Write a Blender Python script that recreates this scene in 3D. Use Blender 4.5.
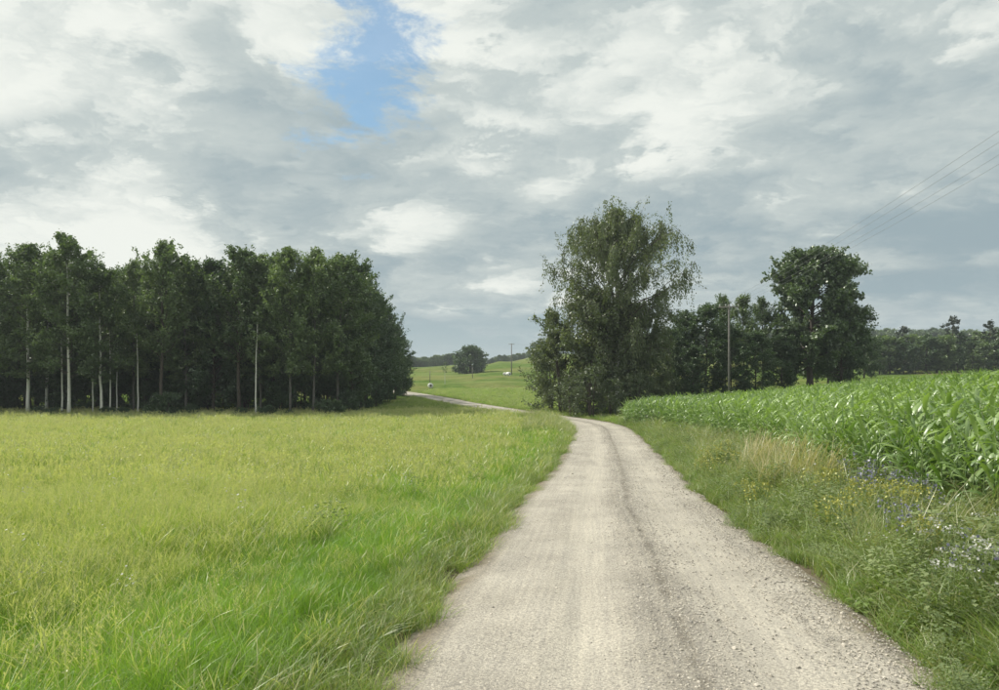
import bpy, math, random
import numpy as np

# ------------------------------------------------------------------ scene, camera, light
for o in list(bpy.data.objects):
    bpy.data.objects.remove(o)
S = bpy.context.scene
ROOT = S.collection
EYE = 2.2                     # eye height; terrain below is given relative to the eye and shifted by this
F = 721.0 / 999.0             # focal length in picture widths (26 mm equivalent)

cam_d = bpy.data.cameras.new('camera')
cam = bpy.data.objects.new('camera', cam_d)
ROOT.objects.link(cam)
cam_d.sensor_width = 36.0
cam_d.lens = 36.0 * F
cam_d.clip_start = 0.05
cam_d.clip_end = 8000.0
cam_d.shift_y = 35.0 / 999.0  # rising front: horizon a little under the middle, verticals stay vertical
cam.location = (0, 0, EYE)
cam.rotation_euler = (math.radians(90), 0, 0)
S.camera = cam

SUN_EL = math.radians(44)
SUN_AZ = math.radians(-62)    # measured from +Y (view direction) towards +X: ahead and to the left
world = bpy.data.worlds.new('World')
S.world = world
world.use_nodes = True
world.cycles.sampling_method = 'MANUAL'
world.cycles.sample_map_resolution = 256
sun_d = bpy.data.lights.new('sun', 'SUN')
sun_d.energy = 4.2
sun_d.angle = math.radians(3.0)
sun_d.color = (1.0, 0.94, 0.84)
sun = bpy.data.objects.new('sun', sun_d)
ROOT.objects.link(sun)
sun.rotation_euler = (math.radians(90) - SUN_EL, 0, math.pi - SUN_AZ)
S.view_settings.view_transform = 'Standard'
S.view_settings.look = 'None'
S.view_settings.exposure = 0.22
S.view_settings.gamma = 1.0
S.view_settings.use_curve_mapping = False
S.cycles.max_bounces = 5
S.cycles.diffuse_bounces = 3
S.cycles.use_adaptive_sampling = True
S.cycles.adaptive_threshold = 0.02
S.cycles.transmission_bounces = 4
S.cycles.transparent_max_bounces = 4
S.cycles.use_denoising = True
try:
    S.cycles.sample_clamp_indirect = 4.0
except Exception:
    pass


class NT:
    """small helper for node trees"""
    def __init__(self, tree):
        self.t = tree
        self.n = tree.nodes
        self.n.clear()

    def add(self, kind, **kw):
        nd = self.n.new(kind)
        for k, v in kw.items():
            setattr(nd, k, v)
        return nd

    def put(self, sock, v):
        if isinstance(v, bpy.types.NodeSocket):
            self.t.links.new(v, sock)
        elif v is not None:
            if hasattr(sock.default_value, '__len__') and isinstance(v, (tuple, list)) and len(v) == 3 and len(sock.default_value) == 4:
                v = (*v, 1.0)
            sock.default_value = v

    def math(self, op, a, b=None, c=None, clamp=False):
        nd = self.add('ShaderNodeMath', operation=op, use_clamp=clamp)
        for i, v in enumerate((a, b, c)):
            if v is not None:
                self.put(nd.inputs[i], v)
        return nd.outputs[0]

    def vmath(self, op, a, b=None, scale=None):
        nd = self.add('ShaderNodeVectorMath', operation=op)
        self.put(nd.inputs[0], a)
        if b is not None:
            self.put(nd.inputs[1], b)
        if scale is not None:
            self.put(nd.inputs['Scale'], scale)
        return nd.outputs['Value'] if op in ('DOT_PRODUCT', 'LENGTH', 'DISTANCE') else nd.outputs[0]

    def noise(self, vec, scale, detail=4.0, rough=0.5, dist=0.0, lac=2.0):
        nd = self.add('ShaderNodeTexNoise')
        self.put(nd.inputs['Vector'], vec)
        self.put(nd.inputs['Scale'], scale)
        self.put(nd.inputs['Detail'], detail)
        self.put(nd.inputs['Roughness'], rough)
        self.put(nd.inputs['Lacunarity'], lac)
        self.put(nd.inputs['Distortion'], dist)
        return nd.outputs['Fac']

    def smooth(self, x, lo, hi, a=0.0, b=1.0):
        nd = self.add('ShaderNodeMapRange', interpolation_type='SMOOTHSTEP', clamp=True)
        self.put(nd.inputs[0], x)
        self.put(nd.inputs[1], lo)
        self.put(nd.inputs[2], hi)
        self.put(nd.inputs[3], a)
        self.put(nd.inputs[4], b)
        return nd.outputs[0]

    def mix(self, f, a, b, blend='MIX'):
        nd = self.add('ShaderNodeMix', data_type='RGBA', blend_type=blend)
        self.put(nd.inputs['Factor'], f)
        self.put(nd.inputs['A'], a)
        self.put(nd.inputs['B'], b)
        return nd.outputs['Result']

    def sep(self, v):
        nd = self.add('ShaderNodeSeparateXYZ')
        self.put(nd.inputs[0], v)
        return nd.outputs

    def comb(self, x, y, z):
        nd = self.add('ShaderNodeCombineXYZ')
        for i, v in enumerate((x, y, z)):
            self.put(nd.inputs[i], v)
        return nd.outputs[0]


def build_world():
    T = NT(world.node_tree)
    sky = T.add('ShaderNodeTexSky', sky_type='NISHITA', sun_disc=False)
    sky.sun_elevation = SUN_EL
    sky.sun_rotation = SUN_AZ
    sky.air_density = 1.2
    sky.dust_density = 0.8
    sky.ozone_density = 1.5
    D = T.add('ShaderNodeTexCoord').outputs['Generated']
    d = T.sep(D)
    up = T.math('MAXIMUM', d[2], 0.0)
    inv = T.math('DIVIDE', 1.0, T.math('ADD', up, 0.22))
    # a lumpy cloud deck seen from below
    P = T.comb(T.math('MULTIPLY', d[0], inv), T.math('MULTIPLY', d[1], inv), T.math('MULTIPLY', up, 1.6))
    big = T.noise(T.vmath('ADD', P, (3.9, 1.3, 0.0)), 0.75, 2.0, 0.5, 0.2)
    mid = T.noise(T.vmath('ADD', P, (11.2, 5.1, 2.0)), 2.1, 9.0, 0.60, 0.15)
    # billows: rounded lumps with creases between them
    bn = T.noise(T.vmath('ADD', P, T.comb(mid, 4.0, mid)), 2.6, 6.0, 0.55)
    puff = T.math('ABSOLUTE', T.math('SUBTRACT', T.math('MULTIPLY', bn, 2.0), 1.0))
    b = T.math('ADD', T.math('MULTIPLY', big, 1.15), T.math('ADD', T.math('MULTIPLY', mid, 1.05), T.math('MULTIPLY', puff, 0.55)))
    # clouds are thinner (whiter) higher up, thick and bluish lower down
    b = T.math('ADD', b, T.smooth(up, 0.0, 0.55, -0.10, 0.14))
    # the sun side lights the deck from behind
    sd = (math.sin(SUN_AZ) * math.cos(SUN_EL), math.cos(SUN_AZ) * math.cos(SUN_EL), math.sin(SUN_EL))
    b = T.math('ADD', b, T.smooth(T.vmath('DOT_PRODUCT', D, sd), 0.1, 0.95, -0.06, 0.12))
    white = T.smooth(b, 0.76, 1.40)
    ramp = T.add('ShaderNodeValToRGB')
    T.put(ramp.inputs[0], white)
    e = ramp.color_ramp.elements
    e[0].position = 0.0; e[0].color = (0.285, 0.362, 0.395, 1)
    e[1].position = 1.0; e[1].color = (0.76, 0.785, 0.735, 1)
    m = e.new(0.30); m.color = (0.375, 0.440, 0.452, 1)
    m = e.new(0.65); m.color = (0.48, 0.535, 0.525, 1)
    deck = ramp.outputs[0]
    # gaps: one clear gap high ahead with wisps across it, veiled ones elsewhere where the deck is thin
    hole = (-0.160, 0.897, 0.412)
    hv = T.vmath('SUBTRACT', T.vmath('NORMALIZE', D), hole)
    hs = T.sep(hv)
    hd = T.vmath('LENGTH', T.comb(T.math('ADD', hs[0], T.math('MULTIPLY', hs[2], -0.30)), T.math('MULTIPLY', hs[1], 0.4), T.math('MULTIPLY', hs[2], 0.75)))
    wn = T.noise(T.vmath('ADD', P, (6.3, 2.2, 1.0)), 5.6, 7.0, 0.70, 0.2)
    gap = T.smooth(T.math('ADD', hd, T.math('MULTIPLY', T.math('SUBTRACT', wn, 0.5), 0.30)), 0.098, 0.030, 0.0, 0.84)
    thin = T.smooth(T.math('ADD', T.math('MULTIPLY', big, 0.5), T.math('MULTIPLY', wn, 0.5)), 0.60, 0.70, 0.0, 0.5)
    low = T.smooth(up, 0.0, 0.16, 0.12, 0.0)      # the deck thins to blue-grey air towards the horizon
    lown = T.math('MULTIPLY', low, T.smooth(mid, 0.60, 0.40))
    gap = T.math('MAXIMUM', gap, lown)
    deck = T.mix(T.smooth(up, 0.0, 0.13, 0.55, 0.0), deck, (0.42, 0.495, 0.53))
    bg = T.add('ShaderNodeBackground')
    blue = T.vmath('MULTIPLY', sky.outputs[0], (0.083, 0.103, 0.105))
    T.put(bg.inputs[0], T.mix(gap, deck, blue))
    bg.inputs[1].default_value = 1.0
    out = T.add('ShaderNodeOutputWorld')
    T.t.links.new(bg.outputs[0], out.inputs[0])


build_world()

# ------------------------------------------------------------------ helpers
rng = np.random.default_rng(11)
random.seed(5)


def props(o, label=None, cat=None, group=None, kind=None):
    if label: o['label'] = label
    if cat: o['category'] = cat
    if group: o['group'] = group
    if kind: o['kind'] = kind
    return o


def mesh_np(name, V, Q, mat=None, smooth=False, attrs=None, mats=None, midx=None, uv=None):
    """mesh from an (n,3) array and an (m,4) or (m,3) face array; attrs: {name: per-vertex float}"""
    V = np.asarray(V, dtype=np.float32); Q = np.asarray(Q, dtype=np.int32)
    me = bpy.data.meshes.new(name)
    me.vertices.add(len(V)); me.vertices.foreach_set('co', V.ravel())
    k = Q.shape[1]
    me.loops.add(Q.size); me.loops.foreach_set('vertex_index', Q.ravel())
    me.polygons.add(len(Q))
    me.polygons.foreach_set('loop_start', np.arange(0, Q.size, k, dtype=np.int32))
    me.polygons.foreach_set('loop_total', np.full(len(Q), k, dtype=np.int32))
    for a, v in (attrs or {}).items():
        at = me.attributes.new(a, 'FLOAT', 'POINT')
        at.data.foreach_set('value', np.asarray(v, dtype=np.float32))
    if uv is not None:
        l = me.uv_layers.new(name='UVMap')
        l.data.foreach_set('uv', np.asarray(uv, dtype=np.float32)[Q.ravel()].ravel())
    for m in (mats or ([mat] if mat else [])):
        me.materials.append(m)
    if midx is not None:
        me.polygons.foreach_set('material_index', np.asarray(midx, dtype=np.int32))
    if smooth:
        me.polygons.foreach_set('use_smooth', np.ones(len(Q), dtype=bool))
    me.update(calc_edges=True)
    me.validate()
    return me


def obj(name, me, parent=None, loc=(0, 0, 0), rot=(0, 0, 0), scl=(1, 1, 1)):
    o = bpy.data.objects.new(name, me)
    ROOT.objects.link(o)
    if parent is not None:
        o.parent = parent
    o.location = loc; o.rotation_euler = rot; o.scale = scl
    return o


def tube(path, radii, sides=6, cap=True):
    path = np.asarray(path, float); n = len(path)
    radii = np.asarray(radii, float)
    T = np.gradient(path, axis=0)
    T /= np.linalg.norm(T, axis=1)[:, None] + 1e-9
    ref = np.array([0.3, 0.9, 0.1]) if abs(T[0][2]) > 0.7 else np.array([0, 0, 1.0])
    A = np.cross(T, ref); A /= np.linalg.norm(A, axis=1)[:, None] + 1e-9
    B = np.cross(T, A)
    ang = np.linspace(0, 2 * math.pi, sides, endpoint=False)
    V = path[:, None, :] + radii[:, None, None] * (np.cos(ang)[None, :, None] * A[:, None, :] + np.sin(ang)[None, :, None] * B[:, None, :])
    V = V.reshape(-1, 3)
    i = np.arange(n - 1)[:, None] * sides; j = np.arange(sides)[None, :]; j2 = (j + 1) % sides
    Q = np.stack([i + j, i + j2, i + sides + j2, i + sides + j], -1).reshape(-1, 4)
    if cap:
        V = np.vstack([V, path[:1], path[-1:]])
        a, b = len(V) - 2, len(V) - 1
        jj = np.arange(sides); k2 = (jj + 1) % sides
        if sides % 2 == 0:
            h = np.arange(0, sides, 2)
            e0 = np.stack([np.full(len(h), a), (h + 2) % sides, h + 1, h], -1)
            o_ = (n - 1) * sides
            e1 = np.stack([np.full(len(h), b), o_ + h, o_ + h + 1, o_ + (h + 2) % sides], -1)
            Q = np.vstack([Q, e0, e1])
    return V, Q


class Bag:
    def __init__(self): self.V = []; self.Q = []; self.A = []; self.n = 0
    def add(self, V, Q, a=0.0):
        V = np.asarray(V, float)
        self.V.append(V); self.Q.append(np.asarray(Q) + self.n); self.n += len(V)
        self.A.append(np.full(len(V), a) if np.isscalar(a) else np.asarray(a))
    def arr(self): return np.vstack(self.V), np.vstack(self.Q), np.concatenate(self.A)


def box(c, s, rz=0.0):
    c = np.asarray(c, float); s = np.asarray(s, float) / 2
    V = np.array([[x, y, z] for z in (-1, 1) for y in (-1, 1) for x in (-1, 1)], float) * s
    ca, sa = math.cos(rz), math.sin(rz)
    V = np.stack([V[:, 0] * ca - V[:, 1] * sa, V[:, 0] * sa + V[:, 1] * ca, V[:, 2]], -1) + c
    Q = np.array([[0, 2, 3, 1], [4, 5, 7, 6], [0, 1, 5, 4], [2, 6, 7, 3], [0, 4, 6, 2], [1, 3, 7, 5]])
    return V, Q


# ------------------------------------------------------------------ terrain
RC = np.array([  # road centre line: x, y, z relative to the eye
    (-2.4, -26, -2.15), (-0.4, -10, -2.15), (0.62, 0, -2.17), (1.25, 5.3, -2.26), (1.56, 7.7, -2.35), (2.0, 11.1, -2.51),
    (2.72, 16.8, -2.76), (4.1, 25.7, -3.11), (5.75, 38, -3.38), (7.1, 49, -3.52), (7.5, 56, -3.56), (6.6, 62.5, -3.54),
    (4.6, 68, -3.48), (2.3, 74, -3.40), (-0.6, 83, -3.30), (-5.2, 97, -3.10), (-9.0, 110, -2.88), (-16.6, 130, -2.36), (-26, 147, -1.9), (-44, 168, -1.2)])


def catmull(P, per=14):
    P = np.asarray(P, float)
    Q = np.vstack([2 * P[0] - P[1], P, 2 * P[-1] - P[-2]])
    out = []
    t = np.linspace(0, 1, per, endpoint=False)[:, None]
    for i in range(1, len(Q) - 2):
        a, b, c, d = Q[i - 1], Q[i], Q[i + 1], Q[i + 2]
        out.append(0.5 * (2 * b + (c - a) * t + (2 * a - 5 * b + 4 * c - d) * t ** 2 + (3 * b - a - 3 * c + d) * t ** 3))
    out.append(P[-1:])
    return np.vstack(out)


CL = catmull(RC)
CL_Y = CL[:, 1]; CL_X = CL[:, 0]; CL_Z = CL[:, 2]
CL_S = np.gradient(CL_X, CL_Y)
# smooth z along the road
_k = np.ones(15) / 15
CL_Z = np.convolve(np.pad(CL_Z, 7, mode='edge'), _k, mode='valid')
HALF = 2.0


def road_x(y): return np.interp(y, CL_Y, CL_X)
def road_cos(y): return 1 / np.sqrt(1 + np.interp(y, CL_Y, CL_S) ** 2)
def road_d(x, y):
    """signed distance from the road's centre line (right positive)"""
    return (x - road_x(y)) * road_cos(y)
def edge_wob(y, side):
    return 0.15 * np.sin(y * 0.9 + side * 2.1) + 0.11 * np.sin(y * 2.3 + side * 4.0) + 0.09 * np.sin(y * 5.1 + side) - 0.03


CP = [  # x, y, z relative to eye
    (-3, 3, -2.10), (-8, 5, -2.15), (-12, 10, -2.25), (-6, 12, -2.40), (-20, 20, -2.5), (-6, 22, -2.85), (-25, 35, -2.9), (-3, 35, -3.2),
    (-40, 60, -3.3), (-20, 65, -3.4), (-6, 62, -3.35), (-60, 65, -3.2), (-30, 85, -3.3), (-60, 100, -3.0), (-15, 100, -3.05), (-25, 120, -2.6), (-12, 80, -3.35),
    (1.5, 58, -3.36), (2, 50, -3.3), (-1.2, 66, -3.25), (-4, 72, -3.3),
    (7, 5, -2.15), (12, 5, -1.9), (8, 12, -2.3), (10, 20, -2.4), (20, 20, -1.8), (30, 40, -1.25), (15, 40, -2.6), (10.5, 55, -3.35), (20, 60, -2.95), (31, 60, -2.0),
    (45, 60, -1.1), (70, 60, 0.0), (30, 20, -1.2), (60, 20, 0), (9, 75, -3.5), (20, 80, -3.0), (36, 85, -1.6), (45, 110, -0.2), (10, 100, -2.9), (70, 120, 0.6), (60, 180, 0.9), (100, 180, 1.8),
    (-5, 135, -2.5), (8, 150, -1.8), (-15, 160, -1.7), (-14, 200, 0.1), (5, 200, 0.8), (20, 200, 1.5), (0, 250, 3.8), (-25, 250, 2.6), (15, 250, 4.4), (0, 300, 6.5), (-35, 310, 4.8),
    (18, 320, 9.2), (40, 320, 10.6), (-50, 400, 7.0), (-25, 400, 8.4), (0, 400, 10.4), (22, 400, 13.2), (40, 400, 14.6), (150, 420, 16), (-150, 400, 8), (0, 520, 11), (-200, 150, 0), (-300, 60, 0), (-150, 60, -2.0), (300, 60, 5), (200, 150, 5),
    (0, -60, -2), (-60, -60, -2), (60, -60, 0), (-40, 0, -2), (40, -10, -0.5), (0, 1200, 12), (-1200, 900, 15), (1200, 900, 18), (1500, 0, 5), (-1500, 0, 0), (0, -400, -3), (-1500, -400, 0), (1500, -400, 0), (0, 2600, 10), (-2600, 2600, 10), (2600, 2600, 10)]
for i in range(0, len(CL), 10):
    CP.append((CL_X[i], CL_Y[i], CL_Z[i]))
CP = np.array(CP)


def _uv(x, y): return np.stack([np.arcsinh(np.asarray(x) / 14.0), np.arcsinh(np.asarray(y) / 14.0)], -1)


_cu = _uv(CP[:, 0], CP[:, 1])


def _phi(r2): return np.where(r2 > 1e-12, 0.5 * r2 * np.log(np.maximum(r2, 1e-12)), 0.0)


_n = len(CP)
_K = _phi(((_cu[:, None] - _cu[None]) ** 2).sum(-1)) + np.eye(_n) * 2e-3
_Pm = np.hstack([np.ones((_n, 1)), _cu])
_A = np.block([[_K, _Pm], [_Pm.T, np.zeros((3, 3))]])
_W = np.linalg.solve(_A, np.concatenate([CP[:, 2], np.zeros(3)]))


def ground_z(x, y):
    x = np.atleast_1d(np.asarray(x, float)); y = np.atleast_1d(np.asarray(y, float))
    out = np.empty(len(x))
    for a in range(0, len(x), 20000):
        u = _uv(x[a:a + 20000], y[a:a + 20000])
        K = _phi(((u[:, None] - _cu[None]) ** 2).sum(-1))
        out[a:a + 20000] = K @ _W[:_n] + _W[_n] + u @ _W[_n + 1:]
    r = np.hypot(x, y)
    # meadow undulation
    und = 0.06 * np.sin(x * 0.41 + 1) * np.sin(y * 0.33) + 0.035 * np.sin(x * 1.3 + y * 0.7) * np.sin(y * 1.1 - x * 0.5)
    und = und * np.clip(1.2 - r / 200, 0, 1)
    inside = (y > CL_Y[0]) & (y < CL_Y[-1])
    d = np.abs(road_d(x, y))
    w = np.clip((d - (HALF + 0.1)) / 1.3, 0, 1); w = w * w * (3 - 2 * w)
    w = np.where(inside, w, 1.0)
    zr = np.interp(y, CL_Y, CL_Z) - 0.07
    left_bank = 0.10 * np.exp(-((np.where(road_d(x, y) < 0, d, 99) - 3.2) / 1.2) ** 2)
    left_bank = left_bank + 0.24 * np.exp(-((np.where(road_d(x, y) < 0, d, 99) - 3.2) / 1.2) ** 2) * np.clip((y - 44) / 8, 0, 1) * np.clip((65 - y) / 7, 0, 1)
    return w * (out + und + left_bank) + (1 - w) * zr + EYE


def gz(x, y): return float(ground_z([x], [y])[0])


def at(px, d):
    """ground point seen at photograph column px, d metres ahead"""
    return ((px - 499.5) / 721.0 * d, d)


# ------------------------------------------------------------------ materials
def new_mat(name):
    m = bpy.data.materials.new(name)
    m.use_nodes = True
    return m, NT(m.node_tree)


def leaf_mat(name, c1, c2, c3=None, trans=0.45, patch=0.25, gloss=0.06, rough=0.45, tip=None, tcol=(1.15, 1.25, 0.55), rnd_obj=0.0, plain=False):
    """foliage: colours vary per leaf (attribute rnd) and in patches over the ground; part of the light passes through"""
    m, T = new_mat(name)
    at_ = T.add('ShaderNodeAttribute', attribute_name='rnd')
    pos = T.add('ShaderNodeNewGeometry').outputs['Position']
    f = T.math('MULTIPLY', at_.outputs['Fac'], 0.6)
    if patch:
        f = T.math('ADD', f, T.smooth(T.noise(pos, patch, 3.0, 0.55), 0.32, 0.68, 0.0, 0.45))
    if patch:
        oi = T.add('ShaderNodeObjectInfo')
        f = T.math('ADD', f, T.math('MULTIPLY', T.math('SUBTRACT', oi.outputs['Random'], 0.5), 0.5))
    if rnd_obj:
        oi = T.add('ShaderNodeObjectInfo')
        f = T.math('ADD', f, T.math('MULTIPLY', T.math('SUBTRACT', oi.outputs['Random'], 0.5), rnd_obj))
    col = T.mix(T.smooth(f, 0.0, 1.0), [v * 0.86 for v in c1], [v * 1.12 for v in c2])
    if c3 is not None:
        col = T.mix(T.smooth(at_.outputs['Fac'], 0.86, 0.93), col, c3)
    if tip is not None:
        tp = T.add('ShaderNodeAttribute', attribute_name='head')
        col = T.mix(tp.outputs['Fac'], col, tip)
    dif = T.add('ShaderNodeBsdfDiffuse'); T.put(dif.inputs[0], col)
    tr = T.add('ShaderNodeBsdfTranslucent')
    T.put(tr.inputs[0], T.vmath('MULTIPLY', col, tcol))
    mx = T.add('ShaderNodeMixShader'); mx.inputs[0].default_value = trans
    T.t.links.new(dif.outputs[0], mx.inputs[1]); T.t.links.new(tr.outputs[0], mx.inputs[2])
    gl = T.add('ShaderNodeBsdfGlossy'); gl.inputs['Roughness'].default_value = rough
    gl.inputs[0].default_value = (0.9, 0.95, 0.9, 1)
    m2 = T.add('ShaderNodeMixShader'); m2.inputs[0].default_value = gloss
    T.t.links.new(mx.outputs[0], m2.inputs[1]); T.t.links.new(gl.outputs[0], m2.inputs[2])
    out = T.add('ShaderNodeOutputMaterial')
    T.t.links.new(m2.outputs[0], out.inputs[0])
    return m


def plain_mat(name, c1, c2=None, scale=8.0, rough=0.8, bump=0.0, stretch=(1, 1, 1), metallic=0.0):
    m, T = new_mat(name)
    tc = T.add('ShaderNodeTexCoord').outputs['Object']
    v = T.vmath('MULTIPLY', tc, stretch)
    n = T.noise(v, scale, 6.0, 0.6)
    p = T.add('ShaderNodeBsdfPrincipled')
    T.put(p.inputs['Base Color'], T.mix(T.smooth(n, 0.3, 0.7), c1, c2 or c1))
    p.inputs['Roughness'].default_value = rough
    p.inputs['Metallic'].default_value = metallic
    if bump:
        b = T.add('ShaderNodeBump'); b.inputs['Strength'].default_value = bump
        T.put(b.inputs['Height'], n); T.t.links.new(b.outputs[0], p.inputs['Normal'])
    out = T.add('ShaderNodeOutputMaterial')
    T.t.links.new(p.outputs[0], out.inputs[0])
    return m


def ground_mat():
    m, T = new_mat('meadow_ground')
    pos = T.add('ShaderNodeNewGeometry').outputs['Position']
    p = T.sep(pos)
    flat = T.comb(p[0], T.math('MULTIPLY', p[1], 0.55), 0.0)
    n1 = T.noise(flat, 0.035, 5.0, 0.55, 0.4)
    n2 = T.noise(flat, 0.30, 8.0, 0.72)
    n3 = T.noise(pos, 6.0, 5.0, 0.7)
    green = T.mix(T.smooth(n2, 0.3, 0.7), (0.060, 0.110, 0.024), (0.125, 0.180, 0.042))
    hay = T.mix(T.smooth(n2, 0.3, 0.7), (0.135, 0.155, 0.050), (0.205, 0.205, 0.080))
    col = T.mix(T.smooth(n1, 0.46, 0.60, 0.0, 0.85), green, hay)
    # strips of mown grass far up the slope
    st = T.noise(T.comb(T.math('MULTIPLY', p[0], 0.008), T.math('MULTIPLY', p[1], 0.06), 3.0), 1.0, 3.0, 0.5)
    far = T.smooth(p[1], 120.0, 190.0)
    col = T.mix(T.math('MULTIPLY', far, T.smooth(st, 0.52, 0.58, 0.0, 0.55)), col, (0.19, 0.23, 0.08))
    # soil showing low between the plants
    col = T.mix(T.smooth(n3, 0.55, 0.75, 0.0, 0.35), col, (0.075, 0.065, 0.04))
    sh = T.add('ShaderNodeAttribute', attribute_name='shoulder')
    col = T.mix(sh.outputs['Fac'], col, (0.135, 0.115, 0.08))
    b = T.add('ShaderNodeBump'); b.inputs['Strength'].default_value = 0.6; b.inputs['Distance'].default_value = 0.25
    T.put(b.inputs['Height'], T.math('ADD', T.noise(pos, 1.6, 6.0, 0.7), T.math('MULTIPLY', n3, 0.5)))
    d = T.add('ShaderNodeBsdfDiffuse'); T.put(d.inputs[0], col)
    T.t.links.new(b.outputs[0], d.inputs['Normal'])
    out = T.add('ShaderNodeOutputMaterial'); T.t.links.new(d.outputs[0], out.inputs[0])
    return m


def road_mat():
    m, T = new_mat('gravel')
    uv = T.add('ShaderNodeUVMap').outputs[0]
    pos = T.add('ShaderNodeNewGeometry').outputs['Position']
    u = T.sep(uv)
    wob = T.math('MULTIPLY', T.math('SUBTRACT', T.noise(pos, 0.35, 3.0, 0.5), 0.5), 0.55)
    x = T.math('ADD', u[0], wob)
    along = T.comb(T.math('MULTIPLY', u[0], 5.0), T.math('MULTIPLY', u[1], 0.22), 0.0)
    streak = T.noise(along, 1.0, 5.0, 0.6)
    n1 = T.noise(pos, 1.1, 5.0, 0.6)
    speck = T.noise(pos, 42.0, 3.0, 0.65)
    vor = T.add('ShaderNodeTexVoronoi', feature='F1'); T.put(vor.inputs['Vector'], pos); vor.inputs['Scale'].default_value = 85.0
    base = T.mix(T.smooth(n1, 0.3, 0.7), (0.345, 0.328, 0.292), (0.415, 0.396, 0.356))
    # packed pale wheel tracks
    tr1 = T.smooth(T.math('ABSOLUTE', T.math('ADD', x, 0.62)), 0.42, 0.05)
    tr2 = T.smooth(T.math('ABSOLUTE', T.math('SUBTRACT', x, 0.95)), 0.55, 0.1)
    tr = T.math('MAXIMUM', tr1, T.math('MULTIPLY', tr2, 0.7))
    base = T.mix(T.math('MULTIPLY', tr, T.smooth(streak, 0.3, 0.65, 0.35, 0.9)), base, (0.445, 0.422, 0.372))
    # darker coarse windrow in the middle
    mid = T.smooth(T.math('ABSOLUTE', T.math('SUBTRACT', x, 0.10)), 0.42, 0.12)
    base = T.mix(T.math('MULTIPLY', mid, T.smooth(streak, 0.35, 0.65, 0.25, 0.75)), base, (0.245, 0.231, 0.205))
    line = T.smooth(T.math('ABSOLUTE', T.math('SUBTRACT', T.math('ADD', u[0], T.math('MULTIPLY', wob, 0.35)), 0.22)), 0.11, 0.015)
    base = T.mix(T.math('MULTIPLY', line, T.smooth(T.noise(pos, 2.6, 4.0, 0.6), 0.38, 0.60, 0.12, 0.9)), base, (0.20, 0.185, 0.158))
    # dark soil and humus by the edges
    edge = T.smooth(T.math('ADD', T.math('ABSOLUTE', u[0]), T.math('MULTIPLY', wob, 0.8)), 1.72, 2.08)
    base = T.mix(T.math('MULTIPLY', edge, T.smooth(n1, 0.3, 0.6, 0.3, 0.9)), base, (0.16, 0.135, 0.095))
    # single stones in the surface
    vc = T.sep(T.add('ShaderNodeSeparateXYZ').outputs[0]) if False else None
    stone = T.mix(T.smooth(speck, 0.30, 0.70), (0.66, 0.66, 0.67), (1.22, 1.22, 1.20))
    base = T.mix(1.0, base, stone, 'MULTIPLY')
    sc = T.add('ShaderNodeSeparateColor'); T.put(sc.inputs[0], vor.outputs['Color'])
    st2 = T.mix(sc.outputs[0], (0.72, 0.72, 0.74), (1.22, 1.2, 1.15))
    base = T.mix(T.math('SUBTRACT', 0.62, T.math('MULTIPLY', tr, 0.34)), base, st2, 'MULTIPLY')
    patchy = T.noise(pos, 0.45, 4.0, 0.6)
    base = T.mix(1.0, base, T.mix(T.smooth(patchy, 0.3, 0.7), (0.90, 0.89, 0.87), (1.10, 1.09, 1.06)), 'MULTIPLY')
    fine_tr = T.noise(T.comb(T.math('MULTIPLY', u[0], 16.0), T.math('MULTIPLY', u[1], 0.35), 5.0), 1.0, 3.0, 0.6)
    base = T.mix(0.8, base, T.mix(T.smooth(fine_tr, 0.35, 0.65), (0.90, 0.90, 0.90), (1.07, 1.06, 1.04)), 'MULTIPLY')
    b = T.add('ShaderNodeBump'); b.inputs['Strength'].default_value = 0.40; b.inputs['Distance'].default_value = 0.010
    T.put(b.inputs['Height'], T.math('ADD', T.math('MULTIPLY', vor.outputs['Distance'], -1.2), T.noise(pos, 18.0, 6.0, 0.7)))
    p = T.add('ShaderNodeBsdfPrincipled'); T.put(p.inputs['Base Color'], base)
    p.inputs['Roughness'].default_value = 0.9
    p.inputs['Specular IOR Level'].default_value = 0.25
    T.t.links.new(b.outputs[0], p.inputs['Normal'])
    out = T.add('ShaderNodeOutputMaterial'); T.t.links.new(p.outputs[0], out.inputs[0])
    return m


def birch_bark():
    m, T = new_mat('birch_bark')
    tc = T.add('ShaderNodeTexCoord').outputs['Object']
    s = T.sep(tc)
    n = T.noise(T.comb(T.math('MULTIPLY', s[0], 3.0), T.math('MULTIPLY', s[1], 3.0), T.math('MULTIPLY', s[2], 5.0)), 2.2, 5.0, 0.65)
    col = T.mix(T.smooth(n, 0.60, 0.70), (0.68, 0.67, 0.62), (0.06, 0.055, 0.05))
    at_ = T.add('ShaderNodeAttribute', attribute_name='rnd')   # 1 on limbs
    col = T.mix(at_.outputs['Fac'], col, (0.075, 0.06, 0.05))
    p = T.add('ShaderNodeBsdfPrincipled'); T.put(p.inputs['Base Color'], col); p.inputs['Roughness'].default_value = 0.75
    out = T.add('ShaderNodeOutputMaterial'); T.t.links.new(p.outputs[0], out.inputs[0])
    return m


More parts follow.
